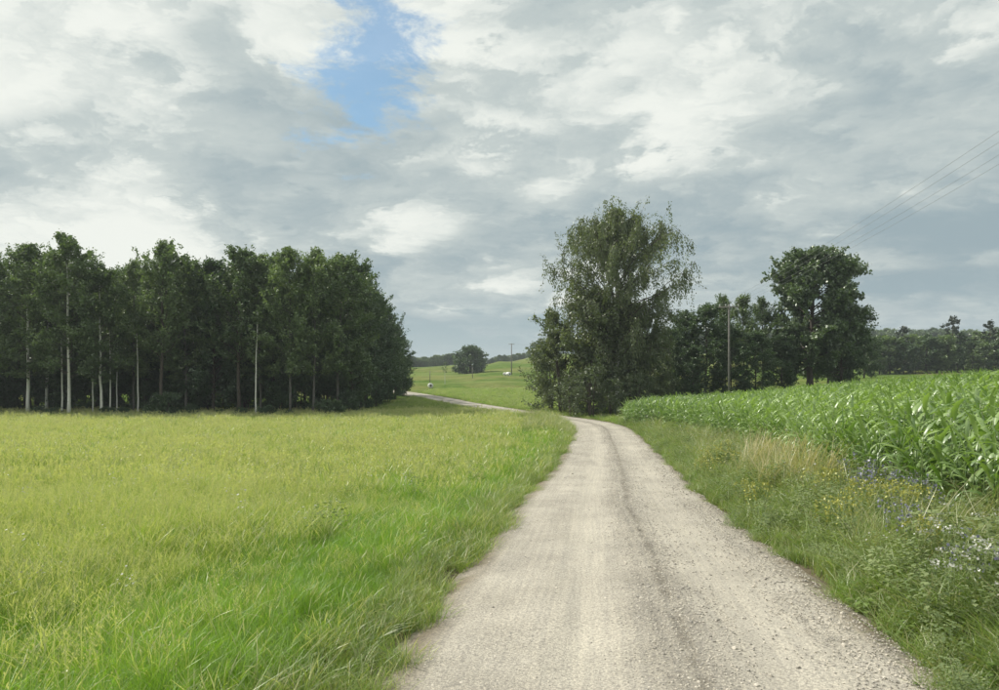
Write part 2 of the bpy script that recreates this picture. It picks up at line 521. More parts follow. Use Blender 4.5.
M = {}
M['ground'] = ground_mat()
M['road'] = road_mat()
M['birch_bark'] = birch_bark()
M['bark'] = plain_mat('brown_bark', (0.10, 0.08, 0.065), (0.045, 0.038, 0.032), 6.0, 0.9, 0.5, (3, 3, 0.6))
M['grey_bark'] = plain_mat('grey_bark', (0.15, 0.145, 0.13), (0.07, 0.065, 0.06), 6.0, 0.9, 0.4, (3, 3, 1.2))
M['pine_bark'] = plain_mat('pine_bark', (0.16, 0.09, 0.055), (0.07, 0.05, 0.04), 6.0, 0.9, 0.5, (3, 3, 0.6))
M['birch_leaf'] = leaf_mat('birch_leaves', (0.100, 0.155, 0.064), (0.185, 0.245, 0.104), trans=0.38, patch=0, rnd_obj=0.5)
M['dark_leaf'] = leaf_mat('alder_leaves', (0.056, 0.102, 0.047), (0.115, 0.168, 0.078), trans=0.32, patch=0, rnd_obj=0.4)
M['weep_leaf'] = leaf_mat('weeping_birch_leaves', (0.110, 0.145, 0.062), (0.195, 0.225, 0.105), trans=0.40, patch=0)
M['oak_leaf'] = leaf_mat('broad_tree_leaves', (0.078, 0.128, 0.054), (0.150, 0.205, 0.086), trans=0.35, patch=0, gloss=0.09)
M['willow_leaf'] = leaf_mat('willow_leaves', (0.090, 0.125, 0.060), (0.150, 0.180, 0.095), trans=0.38, patch=0)
M['pine_leaf'] = leaf_mat('pine_needles', (0.028, 0.046, 0.028), (0.05, 0.072, 0.04), trans=0.15, patch=0)
M['grass_fresh'] = leaf_mat('fresh_grass', (0.155, 0.305, 0.028), (0.255, 0.405, 0.052), (0.29, 0.37, 0.11), trans=0.45, patch=0.55)
M['grass_meadow'] = leaf_mat('meadow_grass', (0.180, 0.295, 0.030), (0.290, 0.400, 0.060), (0.46, 0.46, 0.20), trans=0.45, patch=0.22, tip=(0.50, 0.50, 0.25))
M['grass_verge'] = leaf_mat('verge_grass', (0.165, 0.255, 0.058), (0.265, 0.340, 0.100), (0.40, 0.38, 0.19), trans=0.42, patch=0.5, tip=(0.38, 0.37, 0.20))
M['grass_dry'] = leaf_mat('dry_grass', (0.40, 0.38, 0.17), (0.50, 0.45, 0.23), trans=0.35, patch=0, tip=(0.52, 0.45, 0.26))
M['weed_leaf'] = leaf_mat('weed_leaves', (0.110, 0.190, 0.045), (0.170, 0.240, 0.070), trans=0.35, patch=0.4, gloss=0.03)
M['forb_leaf'] = leaf_mat('forb_leaves', (0.150, 0.210, 0.085), (0.240, 0.290, 0.135), trans=0.35, patch=0.4, gloss=0.03)
M['maize_leaf'] = leaf_mat('maize_leaves', (0.135, 0.240, 0.052), (0.265, 0.375, 0.115), trans=0.40, patch=0.12, gloss=0.10, rough=0.42)
M['maize_stalk'] = leaf_mat('maize_stalks', (0.16, 0.24, 0.08), (0.22, 0.28, 0.10), trans=0.1, patch=0)
M['yellow'] = leaf_mat('yellow_petals', (0.40, 0.41, 0.07), (0.50, 0.49, 0.12), trans=0.3, patch=0, tcol=(1, 1, 1))
M['white'] = leaf_mat('white_petals', (0.55, 0.56, 0.50), (0.65, 0.65, 0.60), trans=0.3, patch=0, tcol=(1, 1, 1))
M['blue'] = leaf_mat('blue_petals', (0.24, 0.24, 0.38), (0.33, 0.32, 0.46), trans=0.3, patch=0, tcol=(1, 1, 1))
M['stem'] = leaf_mat('flower_stems', (0.16, 0.22, 0.06), (0.22, 0.27, 0.09), trans=0.2, patch=0)
M['stone'] = plain_mat('stone', (0.42, 0.39, 0.34), (0.20, 0.19, 0.175), 30.0, 0.85)
M['stone_pale'] = plain_mat('pale_stone', (0.60, 0.56, 0.48), (0.45, 0.41, 0.35), 30.0, 0.85)
M['pole_wood'] = plain_mat('weathered_wood', (0.24, 0.225, 0.20), (0.13, 0.12, 0.11), 5.0, 0.85, 0.3, (6, 6, 0.4))
M['concrete'] = plain_mat('pole_concrete', (0.17, 0.162, 0.15), (0.12, 0.115, 0.108), 6.0, 0.85)
M['porcelain'] = plain_mat('porcelain', (0.55, 0.55, 0.53), (0.45, 0.45, 0.44), 8.0, 0.3)
M['wire'] = plain_mat('aluminium_wire', (0.30, 0.31, 0.32), (0.24, 0.25, 0.26), 3.0, 0.5, metallic=0.3)
M['wrap'] = plain_mat('white_wrap', (0.78, 0.78, 0.76), (0.66, 0.67, 0.66), 4.0, 0.4)
M['wrap_dark'] = plain_mat('dark_straw', (0.07, 0.06, 0.05), (0.12, 0.10, 0.07), 9.0, 0.9)

# ------------------------------------------------------------------ ground sheet and road
def build_ground():
    # dense rows near the road and the camera, wide ones to the horizon
    def axis(fine, lim, n_out):
        return fine
    xs = np.concatenate([-np.geomspace(1700, 32, 46), np.linspace(-31, -12, 36), np.linspace(-11.6, 18, 112), np.linspace(18.6, 60, 60), np.geomspace(61, 1700, 44)])
    ys = np.concatenate([-np.geomspace(500, 31, 20), np.linspace(-30, 0, 40), np.linspace(0.3, 30, 110), np.linspace(30.5, 180, 210), np.geomspace(182, 2000, 80)])
    X, Y = np.meshgrid(xs, ys)
    Z = ground_z(X.ravel(), Y.ravel())
    V = np.stack([X.ravel(), Y.ravel(), Z], -1)
    nx, ny = len(xs), len(ys)
    i = np.arange(ny - 1)[:, None] * nx; j = np.arange(nx - 1)[None, :]
    Q = np.stack([i + j, i + j + 1, i + nx + j + 1, i + nx + j], -1).reshape(-1, 4)
    dr = np.abs(road_d(V[:, 0], V[:, 1]))
    sh = np.where((V[:, 1] > -30) & (V[:, 1] < 168), np.clip((3.1 - dr) / 0.6, 0, 1), 0.0)
    o = obj('ground', mesh_np('ground', V, Q, M['ground'], smooth=True, attrs={'shoulder': sh}))
    props(o, 'rolling green farmland of meadows rising to a low ridge', kind='structure')


def road_profile(u, y):
    """height over the centre line height: crown, two wheel tracks, loose ridge in the middle"""
    z = 0.045 - 0.030 * (u / HALF) ** 2
    z = z - 0.022 * np.exp(-((u + 0.62) / 0.3) ** 2) - 0.018 * np.exp(-((u - 0.95) / 0.35) ** 2) + 0.014 * np.exp(-((u - 0.1) / 0.22) ** 2)
    z = z + 0.006 * np.sin(y * 2.1 + u * 1.3) + 0.004 * np.sin(y * 5.3 - u * 4) + 0.004 * np.sin(u * 9 + y * 0.6)
    return z - 0.10 * np.clip((np.abs(u) - 2.0) / 0.35, 0, 1)


def build_road():
    us = np.linspace(-2.35, 2.35, 54)
    ys = np.concatenate([np.linspace(-25, 2, 60), np.linspace(2.08, 20, 220), np.linspace(20.2, 70, 220), np.linspace(70.6, 165, 130)])
    U, Y = np.meshgrid(us, ys)
    c = road_cos(Y.ravel()).reshape(Y.shape)
    sl = np.interp(Y, CL_Y, CL_S)
    cx = road_x(Y); cz = np.interp(Y, CL_Y, CL_Z)
    X = cx + U * c
    YY = Y - U * c * sl
    Z = cz + EYE + road_profile(U, Y)
    V = np.stack([X.ravel(), YY.ravel(), Z.ravel()], -1)
    nx, ny = len(us), len(ys)
    i = np.arange(ny - 1)[:, None] * nx; j = np.arange(nx - 1)[None, :]
    Q = np.stack([i + j, i + j + 1, i + nx + j + 1, i + nx + j], -1).reshape(-1, 4)
    o = obj('gravel_road', mesh_np('gravel_road', V, Q, M['road'], smooth=True, uv=np.stack([U.ravel(), Y.ravel()], -1)))
    props(o, 'pale gravel farm road bending left past the trees', kind='structure')


def road_z(x, y):
    return np.interp(y, CL_Y, CL_Z) + EYE + road_profile(road_d(x, y), y)


build_ground()
build_road()


# ------------------------------------------------------------------ scattering (one object of uncountable stuff)
def scatter(name, pts, rot, scl, idx, sources, label, kind='stuff'):
    me = bpy.data.meshes.new(name + '_points')
    pts = np.asarray(pts, np.float32)
    me.vertices.add(len(pts)); me.vertices.foreach_set('co', pts.ravel())
    a = me.attributes.new('rot', 'FLOAT_VECTOR', 'POINT'); a.data.foreach_set('vector', np.asarray(rot, np.float32).ravel())
    a = me.attributes.new('scl', 'FLOAT_VECTOR', 'POINT'); a.data.foreach_set('vector', np.asarray(scl, np.float32).ravel())
    a = me.attributes.new('idx', 'INT', 'POINT'); a.data.foreach_set('value', np.asarray(idx, np.int32))
    o = obj(name, me)
    g = bpy.data.node_groups.new(name + '_nodes', 'GeometryNodeTree')
    g.interface.new_socket('Geometry', in_out='INPUT', socket_type='NodeSocketGeometry')
    g.interface.new_socket('Geometry', in_out='OUTPUT', socket_type='NodeSocketGeometry')
    N = g.nodes; L = g.links
    gi = N.new('NodeGroupInput'); go = N.new('NodeGroupOutput')
    iop = N.new('GeometryNodeInstanceOnPoints')
    L.new(gi.outputs[0], iop.inputs['Points'])
    jn = N.new('GeometryNodeJoinGeometry')
    for s in reversed(sources):      # joined instances are numbered from the last link
        oi = N.new('GeometryNodeObjectInfo'); oi.inputs['Object'].default_value = s
        gi2 = N.new('GeometryNodeGeometryToInstance')
        L.new(oi.outputs['Geometry'], gi2.inputs[0]); L.new(gi2.outputs[0], jn.inputs[0])
    L.new(jn.outputs[0], iop.inputs['Instance'])
    iop.inputs['Pick Instance'].default_value = True
    def attr(nm, typ):
        n_ = N.new('GeometryNodeInputNamedAttribute'); n_.data_type = typ; n_.inputs['Name'].default_value = nm
        return [s for s in n_.outputs if s.enabled and s.name == 'Attribute'][0]
    L.new(attr('idx', 'INT'), iop.inputs['Instance Index'])
    e2r = N.new('FunctionNodeEulerToRotation')
    L.new(attr('rot', 'FLOAT_VECTOR'), e2r.inputs[0]); L.new(e2r.outputs[0], iop.inputs['Rotation'])
    L.new(attr('scl', 'FLOAT_VECTOR'), iop.inputs['Scale'])
    L.new(iop.outputs[0], go.inputs[0])
    md = o.modifiers.new('scatter', 'NODES'); md.node_group = g
    props(o, label, kind=kind)
    return o


def src(name, me):
    return bpy.data.objects.new(name, me)       # a source for scattering, not linked to the scene


# ------------------------------------------------------------------ grass
def blades(n, radius, h, w, bend, seed, head=0.0, head_w=0.008, segs=3, spread=0.25):
    """a tuft of n bent blades; blades with a seed head get a wider pale tip"""
    r = np.random.default_rng(seed)
    a = r.uniform(0, 2 * math.pi, n); rr = radius * np.sqrt(r.uniform(0, 1, n))
    bx, by = rr * np.cos(a), rr * np.sin(a)
    H = h * r.uniform(0.55, 1.1, n)
    az = r.uniform(0, 2 * math.pi, n)
    B = bend * r.uniform(0.2, 1.3, n) * H
    W = w * r.uniform(0.6, 1.2, n)
    face = r.uniform(0, math.pi, n)
    V = []; A = []; Hd = []
    t = np.linspace(0, 1, segs + 1)
    rnd = r.uniform(0, 1, n)
    is_head = r.uniform(0, 1, n) < head
    Q = []
    base = 0
    for i in range(n):
        lean = r.normal(0, spread)
        for k, tt in enumerate(t):
            x = bx[i] + math.cos(az[i]) * (B[i] * tt ** 2 + lean * 0.3 * H[i] * tt)
            y = by[i] + math.sin(az[i]) * (B[i] * tt ** 2 + lean * 0.3 * H[i] * tt)
            z = H[i] * (tt - 0.28 * bend * tt ** 2) - 0.02
            ww = W[i] * (1 - 0.85 * tt ** 1.6) if not is_head[i] else W[i] * 0.3 if tt < 0.6 else head_w * (1.0 if tt < 0.99 else 0.35)
            dx, dy = math.cos(face[i]) * ww / 2, math.sin(face[i]) * ww / 2
            V += [(x - dx, y - dy, z), (x + dx, y + dy, z)]
            A += [rnd[i], rnd[i]]
            hd = 1.0 if (is_head[i] and tt > 0.6) else 0.0
            Hd += [hd, hd]
        for k in range(segs):
            b = base + 2 * k
            Q.append((b, b + 1, b + 3, b + 2))
        base += 2 * (segs + 1)
    return np.array(V), np.array(Q), np.array(A), np.array(Hd)


def tuft(name, mat, *a, **k):
    V, Q, A, Hd = blades(*a, **k)
    return src(name, mesh_np(name, V, Q, mat, attrs={'rnd': A, 'head': Hd}))


def leafy(name, mat, n, h, seed, size=0.05, radius=0.12):
    """a low broad-leaved weed"""
    r = np.random.default_rng(seed)
    bag = Bag()
    for i in range(n):
        a = r.uniform(0, 2 * math.pi); z = h * r.uniform(0.15, 1.0); rr = radius * r.uniform(0.1, 1.0)
        c = np.array([rr * math.cos(a), rr * math.sin(a), z])
        d = np.array([math.cos(a), math.sin(a), r.uniform(-0.3, 0.7)]); d /= np.linalg.norm(d)
        s = np.cross(d, [0, 0, 1]); s /= np.linalg.norm(s)
        L = size * r.uniform(0.6, 1.5)
        V = [c, c + d * L * 0.5 + s * L * 0.32, c + d * L + np.array([0, 0, -0.2 * L]), c + d * L * 0.5 - s * L * 0.32]
        bag.add(V, [(0, 1, 2, 3)], r.uniform())
    V, Q, A = bag.arr()
    return src(name, mesh_np(name, V, Q, mat, attrs={'rnd': A, 'head': A * 0}))


FRESH = [tuft('fresh_tuft', M['grass_fresh'], 56, 0.20, 0.26, 0.0058, 0.6, 100 + i) for i in range(4)]
LUSH = [tuft('lush_tuft', M['grass_fresh'], 46, 0.18, 0.38, 0.0075, 0.8, 120 + i) for i in range(3)]
MEADOW = [tuft('meadow_tuft', M['grass_meadow'], 52, 0.24, 0.46, 0.0062, 0.55, 140 + i, head=0.30, head_w=0.009, segs=4) for i in range(5)]
MEADOW_FAR = [tuft('meadow_tuft_far', M['grass_meadow'], 30, 0.26, 0.46, 0.016, 0.5, 150 + i, head=0.28, head_w=0.022, segs=4) for i in range(4)]
VERGE = [tuft('verge_tuft', M['grass_verge'], 42, 0.20, 0.50, 0.0118, 0.8, 160 + i, head=0.12) for i in range(5)]
TALL = [tuft('tall_tuft', M['grass_verge'], 26, 0.16, 0.85, 0.007, 0.5, 180 + i, head=0.45, head_w=0.0065) for i in range(3)]
DRY = [tuft('dry_tuft', M['grass_dry'], 14, 0.16, 0.62, 0.005, 0.6, 200 + i, head=0.5, head_w=0.006) for i in range(2)]
WEED = [leafy('leafy_weed', M['weed_leaf'], 70, 0.28, 220 + i, 0.045, 0.16) for i in range(3)]
WEED += [leafy('tall_forb', M['forb_leaf'], 150, 0.62, 230 + i, 0.050, 0.17) for i in range(2)]
WEED += [leafy('dock_leaves', M['weed_leaf'], 40, 0.26, 236, 0.085, 0.12)]
SPEC = []


def white_specks(seed):
    r = np.random.default_rng(seed); bag = Bag()
    for i in range(7):
        x, y = r.normal(0, 0.10, 2); z = r.uniform(0.30, 0.52)
        s = r.uniform(0.010, 0.018)
        for k in range(2):
            a = r.uniform(0, math.pi)
            d = np.array([math.cos(a), math.sin(a), r.uniform(-.3, .3)]) * s; e = np.array([-math.sin(a), math.cos(a), 0.4]) * s
            c = np.array([x, y, z])
            bag.add([c - d, c + e, c + d, c - e], [(0, 1, 2, 3)], r.uniform())
    V, Q, A = bag.arr()
    return src('white_flower_heads', mesh_np('white_flower_heads', V, Q, M['white'], attrs={'rnd': A}))


SPEC = [white_specks(240 + i) for i in range(2)]


def seed_panicles(name, n, h, radius, fleck, per, seed):
    """thin flowering stems with a loose panicle of pale flecks at the top"""
    r = np.random.default_rng(seed); bag = Bag(); hd = []
    for i in range(n):
        a = r.uniform(0, 6.28); d = radius * math.sqrt(r.uniform())
        b = np.array([d * math.cos(a), d * math.sin(a), 0.0])
        H = h * r.uniform(0.7, 1.15)
        t = b + np.array([r.normal(0, 0.16), r.normal(0, 0.16), 1.0]) * H
        w = np.array([math.cos(a + 1), math.sin(a + 1), 0]) * 0.0016 * (fleck / 0.006)
        m = (b + t) / 2 + np.array([r.normal(0, .02), r.normal(0, .02), 0])
        rn = r.uniform(0, 0.8)
        bag.add([b - w, b + w, m + w, m - w, t + w, t - w], [(0, 1, 2, 3), (3, 2, 4, 5)], rn); hd += [0, 0, 0.5, 0.5, 1, 1]
        for q in range(per):
            c = t + np.array([r.normal(0, 0.018), r.normal(0, 0.018), r.uniform(-0.13, 0.03)])
            u = np.array([r.normal(0, .5), r.normal(0, .5), 1.0]); u /= np.linalg.norm(u)
            v = np.cross(u, r.normal(0, 1, 3)); v /= np.linalg.norm(v)
            f = fleck * r.uniform(0.7, 1.4)
            bag.add([c - u * f * 1.6, c + v * f * 0.6, c + u * f * 1.6, c - v * f * 0.6], [(0, 1, 2, 3)], rn); hd += [1, 1, 1, 1]
    V, Q, A = bag.arr()
    return src(name, mesh_np(name, V, Q, M['grass_meadow'], attrs={'rnd': A, 'head': np.array(hd, float)}))


SEEDS = [seed_panicles('seed_panicles', 14, 0.55, 0.22, 0.006, 9, 250 + i) for i in range(3)]
SEEDS_FAR = [seed_panicles('seed_panicles_far', 9, 0.52, 0.26, 0.015, 6, 256 + i) for i in range(3)]


def place(n, x, y, lo, hi, tilt=0.14, zoff=0.0, wind=0.02):
    z = ground_z(x, y) + zoff
    rot = np.stack([rng.normal(0, tilt, n), rng.normal(wind, tilt, n), rng.uniform(0, 2 * math.pi, n)], -1)
    s = rng.uniform(lo, hi, n)
    return np.stack([x, y, z], -1), rot, np.stack([s, s, s * rng.uniform(0.8, 1.2, n)], -1)


def vnoise(x, y, f, s=0):
    """cheap smooth patch noise in 0..1"""
    return 0.5 + 0.25 * (np.sin(x * f + s) * np.cos(y * f * 0.9 - s * 1.7) + np.sin((x * 0.6 + y) * f * 0.83 + 2.1 * s) * np.cos((x - 0.7 * y) * f * 0.61 + s))


def rnd_area(y0, y1, xl, xr, dens):
    """random points for y0..y1 between the curves xl(y) and xr(y)"""
    yy = np.linspace(y0, y1, 200)
    w = np.maximum(xr(yy) - xl(yy), 0.0)
    area = float(np.sum((w[1:] + w[:-1]) * 0.5 * np.diff(yy)))
    n = int(area * dens)
    cdf = np.cumsum(w); cdf = cdf / cdf[-1]
    y = np.interp(rng.uniform(0, 1, n), np.concatenate([[0], cdf]), np.concatenate([[y0], yy]))
    x = xl(y) + rng.uniform(0, 1, n) * (xr(y) - xl(y))
    return x, y


def left_meadow():
    X = []; Y = []; Sc = []; I = []
    lim = lambda y: -0.82 * y - 4.0
    redge = lambda y: road_x(y) - (HALF + 0.16 + edge_wob(y, 0)) / road_cos(y)
    for (y0, y1, dens, sc) in ((0.8, 9, 95, 0.80), (9, 18, 52, 0.95), (18, 34, 24, 1.15), (34, 52, 12, 1.45), (52, 74, 7.5, 1.8)):
        x, y = rnd_area(y0, y1, lim, redge, dens)
        d = -road_d(x, y) - HALF
        p = vnoise(x, y, 0.45, 1.0) + 0.35 * vnoise(x, y, 1.7, 3.0) - 0.17
        band = d + 3.4 * (p - 0.5) + rng.normal(0, 0.75, len(x))
        r = rng.uniform(0, 1, len(x))
        k = np.zeros(len(x), int)
        # 0 fresh, 1 lush, 2 meadow, 3 verge, 4 tall, 5 weed, 6 dry, 7 white specks
        k[:] = 2
        k[(band < 3.4)] = 0
        k[(band < 3.0) & (r < 0.30)] = 1
        k[(band < 3.4) & (r > 0.86)] = 2
        k[(d < 0.75) & (r < 0.62)] = 3
        k[(d > 3) & (r < 0.10)] = 0
        k[(d > 0.3) & (d < 4) & (y > 7) & (r > 0.992)] = 5
        k[(d > 4) & (r > 0.982)] = 6
        k[(d > 2.5) & (r > 0.95) & (r < 0.968)] = 7
        s = sc * rng.uniform(0.75, 1.2, len(x))
        s *= np.clip(0.72 + 0.35 * d, 0.68, 1.0)
        s = np.where((k == 6), s * 0.9, s)
        s *= 0.66 + 0.7 * vnoise(x, y, 0.9, 7.0)
        k[(k == 2) & (y > 16) & (rng.uniform(0, 1, len(x)) < np.clip((y - 14) / 16, 0, 0.85))] = 8
        sd = (rng.uniform(0, 1, len(x)) < 0.06 + 0.24 * vnoise(x, y, 0.6, 9.0)) & ((k == 2) | (k == 8)) & (d > 1.2)
        k[sd] = np.where(y[sd] < 15, 9, 10)
        X.append(x); Y.append(y); Sc.append(s); I.append(k)
    return np.concatenate(X), np.concatenate(Y), np.concatenate(Sc), np.concatenate(I)


KINDS = [FRESH, LUSH, MEADOW, VERGE, TALL, WEED, DRY, SPEC, MEADOW_FAR, SEEDS, SEEDS_FAR]
FLAT = [s for k in KINDS for s in k]
OFF = np.cumsum([0] + [len(k) for k in KINDS])


def pick(k):
    k = np.asarray(k); n = np.array([len(q) for q in KINDS])[k]
    # joined instances come out in reverse link order or not: either way a kind stays a run, so map through both ends
    return OFF[k] + (rng.uniform(0, 1, len(k)) * n).astype(int)


def scatter_grass(name, label, x, y, s, k, hmul=1.0):
    n = len(x)
    P, R, Sx = place(n, x, y, 1, 1)
    Sx = np.stack([s, s, np.minimum(s, 1.12 + 0.1 * (s - 1.12)) * rng.uniform(0.8, 1.15, n) * hmul], -1)
    scatter(name, P, R, Sx, pick(k), FLAT, label)


x, y, s, k = left_meadow()
scatter_grass('meadow_grass', 'yellow-green uncut meadow grass filling the field left of the road', x, y, s, k)


def corn_edge(y):
    """x of the maize field's front edge"""
    return road_x(y) + HALF / road_cos(y) + 2.75 + 0.25 * np.sin(y * 0.31) + np.clip((y - 36) / 18, 0, 1) * (-2.3)


def right_verge():
    X = []; Y = []; Sc = []; I = []
    ledge = lambda y: road_x(y) + (HALF + 0.16 + edge_wob(y, 3)) / road_cos(y)
    redge = lambda y: corn_edge(y) + 1.4
    for (y0, y1, dens, sc) in ((0.8, 10, 110, 0.85), (10, 20, 70, 0.95), (20, 36, 34, 1.1), (36, 60, 16, 1.35)):
        x, y = rnd_area(y0, y1, ledge, redge, dens)
        d = road_d(x, y) - HALF
        r = rng.uniform(0, 1, len(x))
        p = vnoise(x, y, 0.8, 5.0)
        k = np.full(len(x), 3)
        k[r < 0.22] = 1
        k[(r < 0.10)] = 0
        k[(d > 0.8) & (r > 0.74) & (r < 0.86) & (p > 0.40)] = 4
        k[(r > 0.84)] = 5
        k[(d > 0.8) & (r > 0.965)] = 6
        k[(d > 0.8) & (r > 0.978)] = 7
        s = sc * rng.uniform(0.75, 1.2, len(x)) * np.clip(0.66 + 0.52 * d, 0.62, 1.55) * (0.75 + 0.55 * vnoise(x, y, 1.1, 4.0))
        X.append(x); Y.append(y); Sc.append(s); I.append(k)
    return np.concatenate(X), np.concatenate(Y), np.concatenate(Sc), np.concatenate(I)


x, y, s, k = right_verge()
scatter_grass('verge_grass', 'tall rough grass on the verge between the gravel road and the maize', x, y, s, k)


def far_grass():
    x, y = rnd_area(57, 150, lambda y: -14 - 0.0 * y, lambda y: 0.24 * y + 4, 4.5)
    keep = np.abs(road_d(x, y)) > HALF - 0.05
    keep &= ~((x < 6.0) & (y < 73) & (road_d(x, y) < 0))
    x, y = x[keep], y[keep]
    r = rng.uniform(0, 1, len(x))
    k = np.where(r < 0.45, 0, np.where(r < 0.8, 2, np.where(r < 0.97, 3, 4)))
    s = rng.uniform(1.1, 1.9, len(x)) * np.clip(0.45 + 0.25 * (np.abs(road_d(x, y)) - HALF), 0.45, 1.0)
    return x, y, s, k


x, y, s, k = far_grass()
xb, yb = rnd_area(44, 63, lambda y: road_x(y) - 5.2 / road_cos(y), lambda y: road_x(y) - (HALF + 0.05) / road_cos(y), 16)
db = -road_d(xb, yb) - HALF
x = np.concatenate([x, xb]); y = np.concatenate([y, yb])
s = np.concatenate([s, rng.uniform(1.0, 1.5, len(xb)) * np.clip(0.5 + 0.6 * db, 0.4, 1.0)])
k = np.concatenate([k, np.where(rng.uniform(0, 1, len(xb)) < 0.4, 3, 4)])
scatter_grass('roadside_grass', 'darker green grass around the far bend of the road', x, y, s, k, 0.85)


# loose stones on the road
def stone_mesh(seed, mat):
    r = np.random.default_rng(seed)
    import bmesh
    bm = bmesh.new(); bmesh.ops.create_icosphere(bm, subdivisions=1, radius=1.0)
    for v in bm.verts:
        v.co *= r.uniform(0.75, 1.15); v.co.z *= 0.62; v.co.x *= 1.2
    me = bpy.data.meshes.new('stone'); bm.to_mesh(me); bm.free(); me.materials.append(mat)
    return src('stone', me)


STONES = [stone_mesh(i, M['stone'] if i < 3 else M['stone_pale']) for i in range(6)]


def gravel():
    X = []; Y = []; R = []
    for (y0, y1, dens, a, b) in ((2.6, 8, 900, 0.004, 0.011), (8, 16, 420, 0.006, 0.013), (16, 34, 90, 0.010, 0.018), (34, 58, 25, 0.015, 0.024)):
        x, y = rnd_area(y0, y1, lambda y: road_x(y) - 2.1 / road_cos(y), lambda y: road_x(y) + 2.1 / road_cos(y), dens)
        u = road_d(x, y)
        w = 0.30 + 0.9 * np.exp(-((u - 0.15) / 0.40) ** 2) + 0.75 * np.clip((np.abs(u) - 1.2) / 0.6, 0, 1) - 0.28 * np.exp(-((u + 0.62) / 0.35) ** 2) - 0.2 * np.exp(-((u - 0.95) / 0.35) ** 2)
        keep = rng.uniform(0, 1, len(x)) < w * (0.5 + vnoise(x, y, 1.3, 2.0))
        x, y = x[keep], y[keep]
        r = rng.uniform(a, b, len(x)) * np.where(rng.uniform(0, 1, len(x)) > 0.975, 1.9, 1.0)
        X.append(x); Y.append(y); R.append(r)
    x, y, r = map(np.concatenate, (X, Y, R))
    n = len(x)
    P = np.stack([x, y, road_z(x, y) + r * 0.15], -1)
    rot = np.stack([rng.normal(0, .3, n), rng.normal(0, .3, n), rng.uniform(0, 6.28, n)], -1)
    scatter('loose_gravel', P, rot, np.stack([r, r, r], -1), rng.integers(0, len(STONES), n), STONES, 'loose grey and beige stones strewn over the gravel road')


gravel()


# ------------------------------------------------------------------ trees
def leaf_quads(C, size, r, up=0.25, aspect=0.6, dirs=None, align=0.0):
    """rhombic leaf faces at centres C"""
    n = len(C)
    d = r.normal(0, 1, (n, 3))
    if dirs is not None:
        d = d * (1 - align) + dirs * align * 1.6
    d /= np.linalg.norm(d, axis=1)[:, None] + 1e-9
    nrm = r.normal(0, 1, (n, 3)); nrm[:, 2] += up * 3
    s = np.cross(d, nrm); s /= np.linalg.norm(s, axis=1)[:, None] + 1e-9
    L = (size * r.uniform(0.6, 1.35, n))[:, None]
    V = np.stack([C - d * L * 0.5, C + s * L * 0.5 * aspect, C + d * L * 0.5, C - s * L * 0.5 * aspect], 1).reshape(-1, 3)
    Q = np.arange(4 * n).reshape(n, 4)
    return V, Q


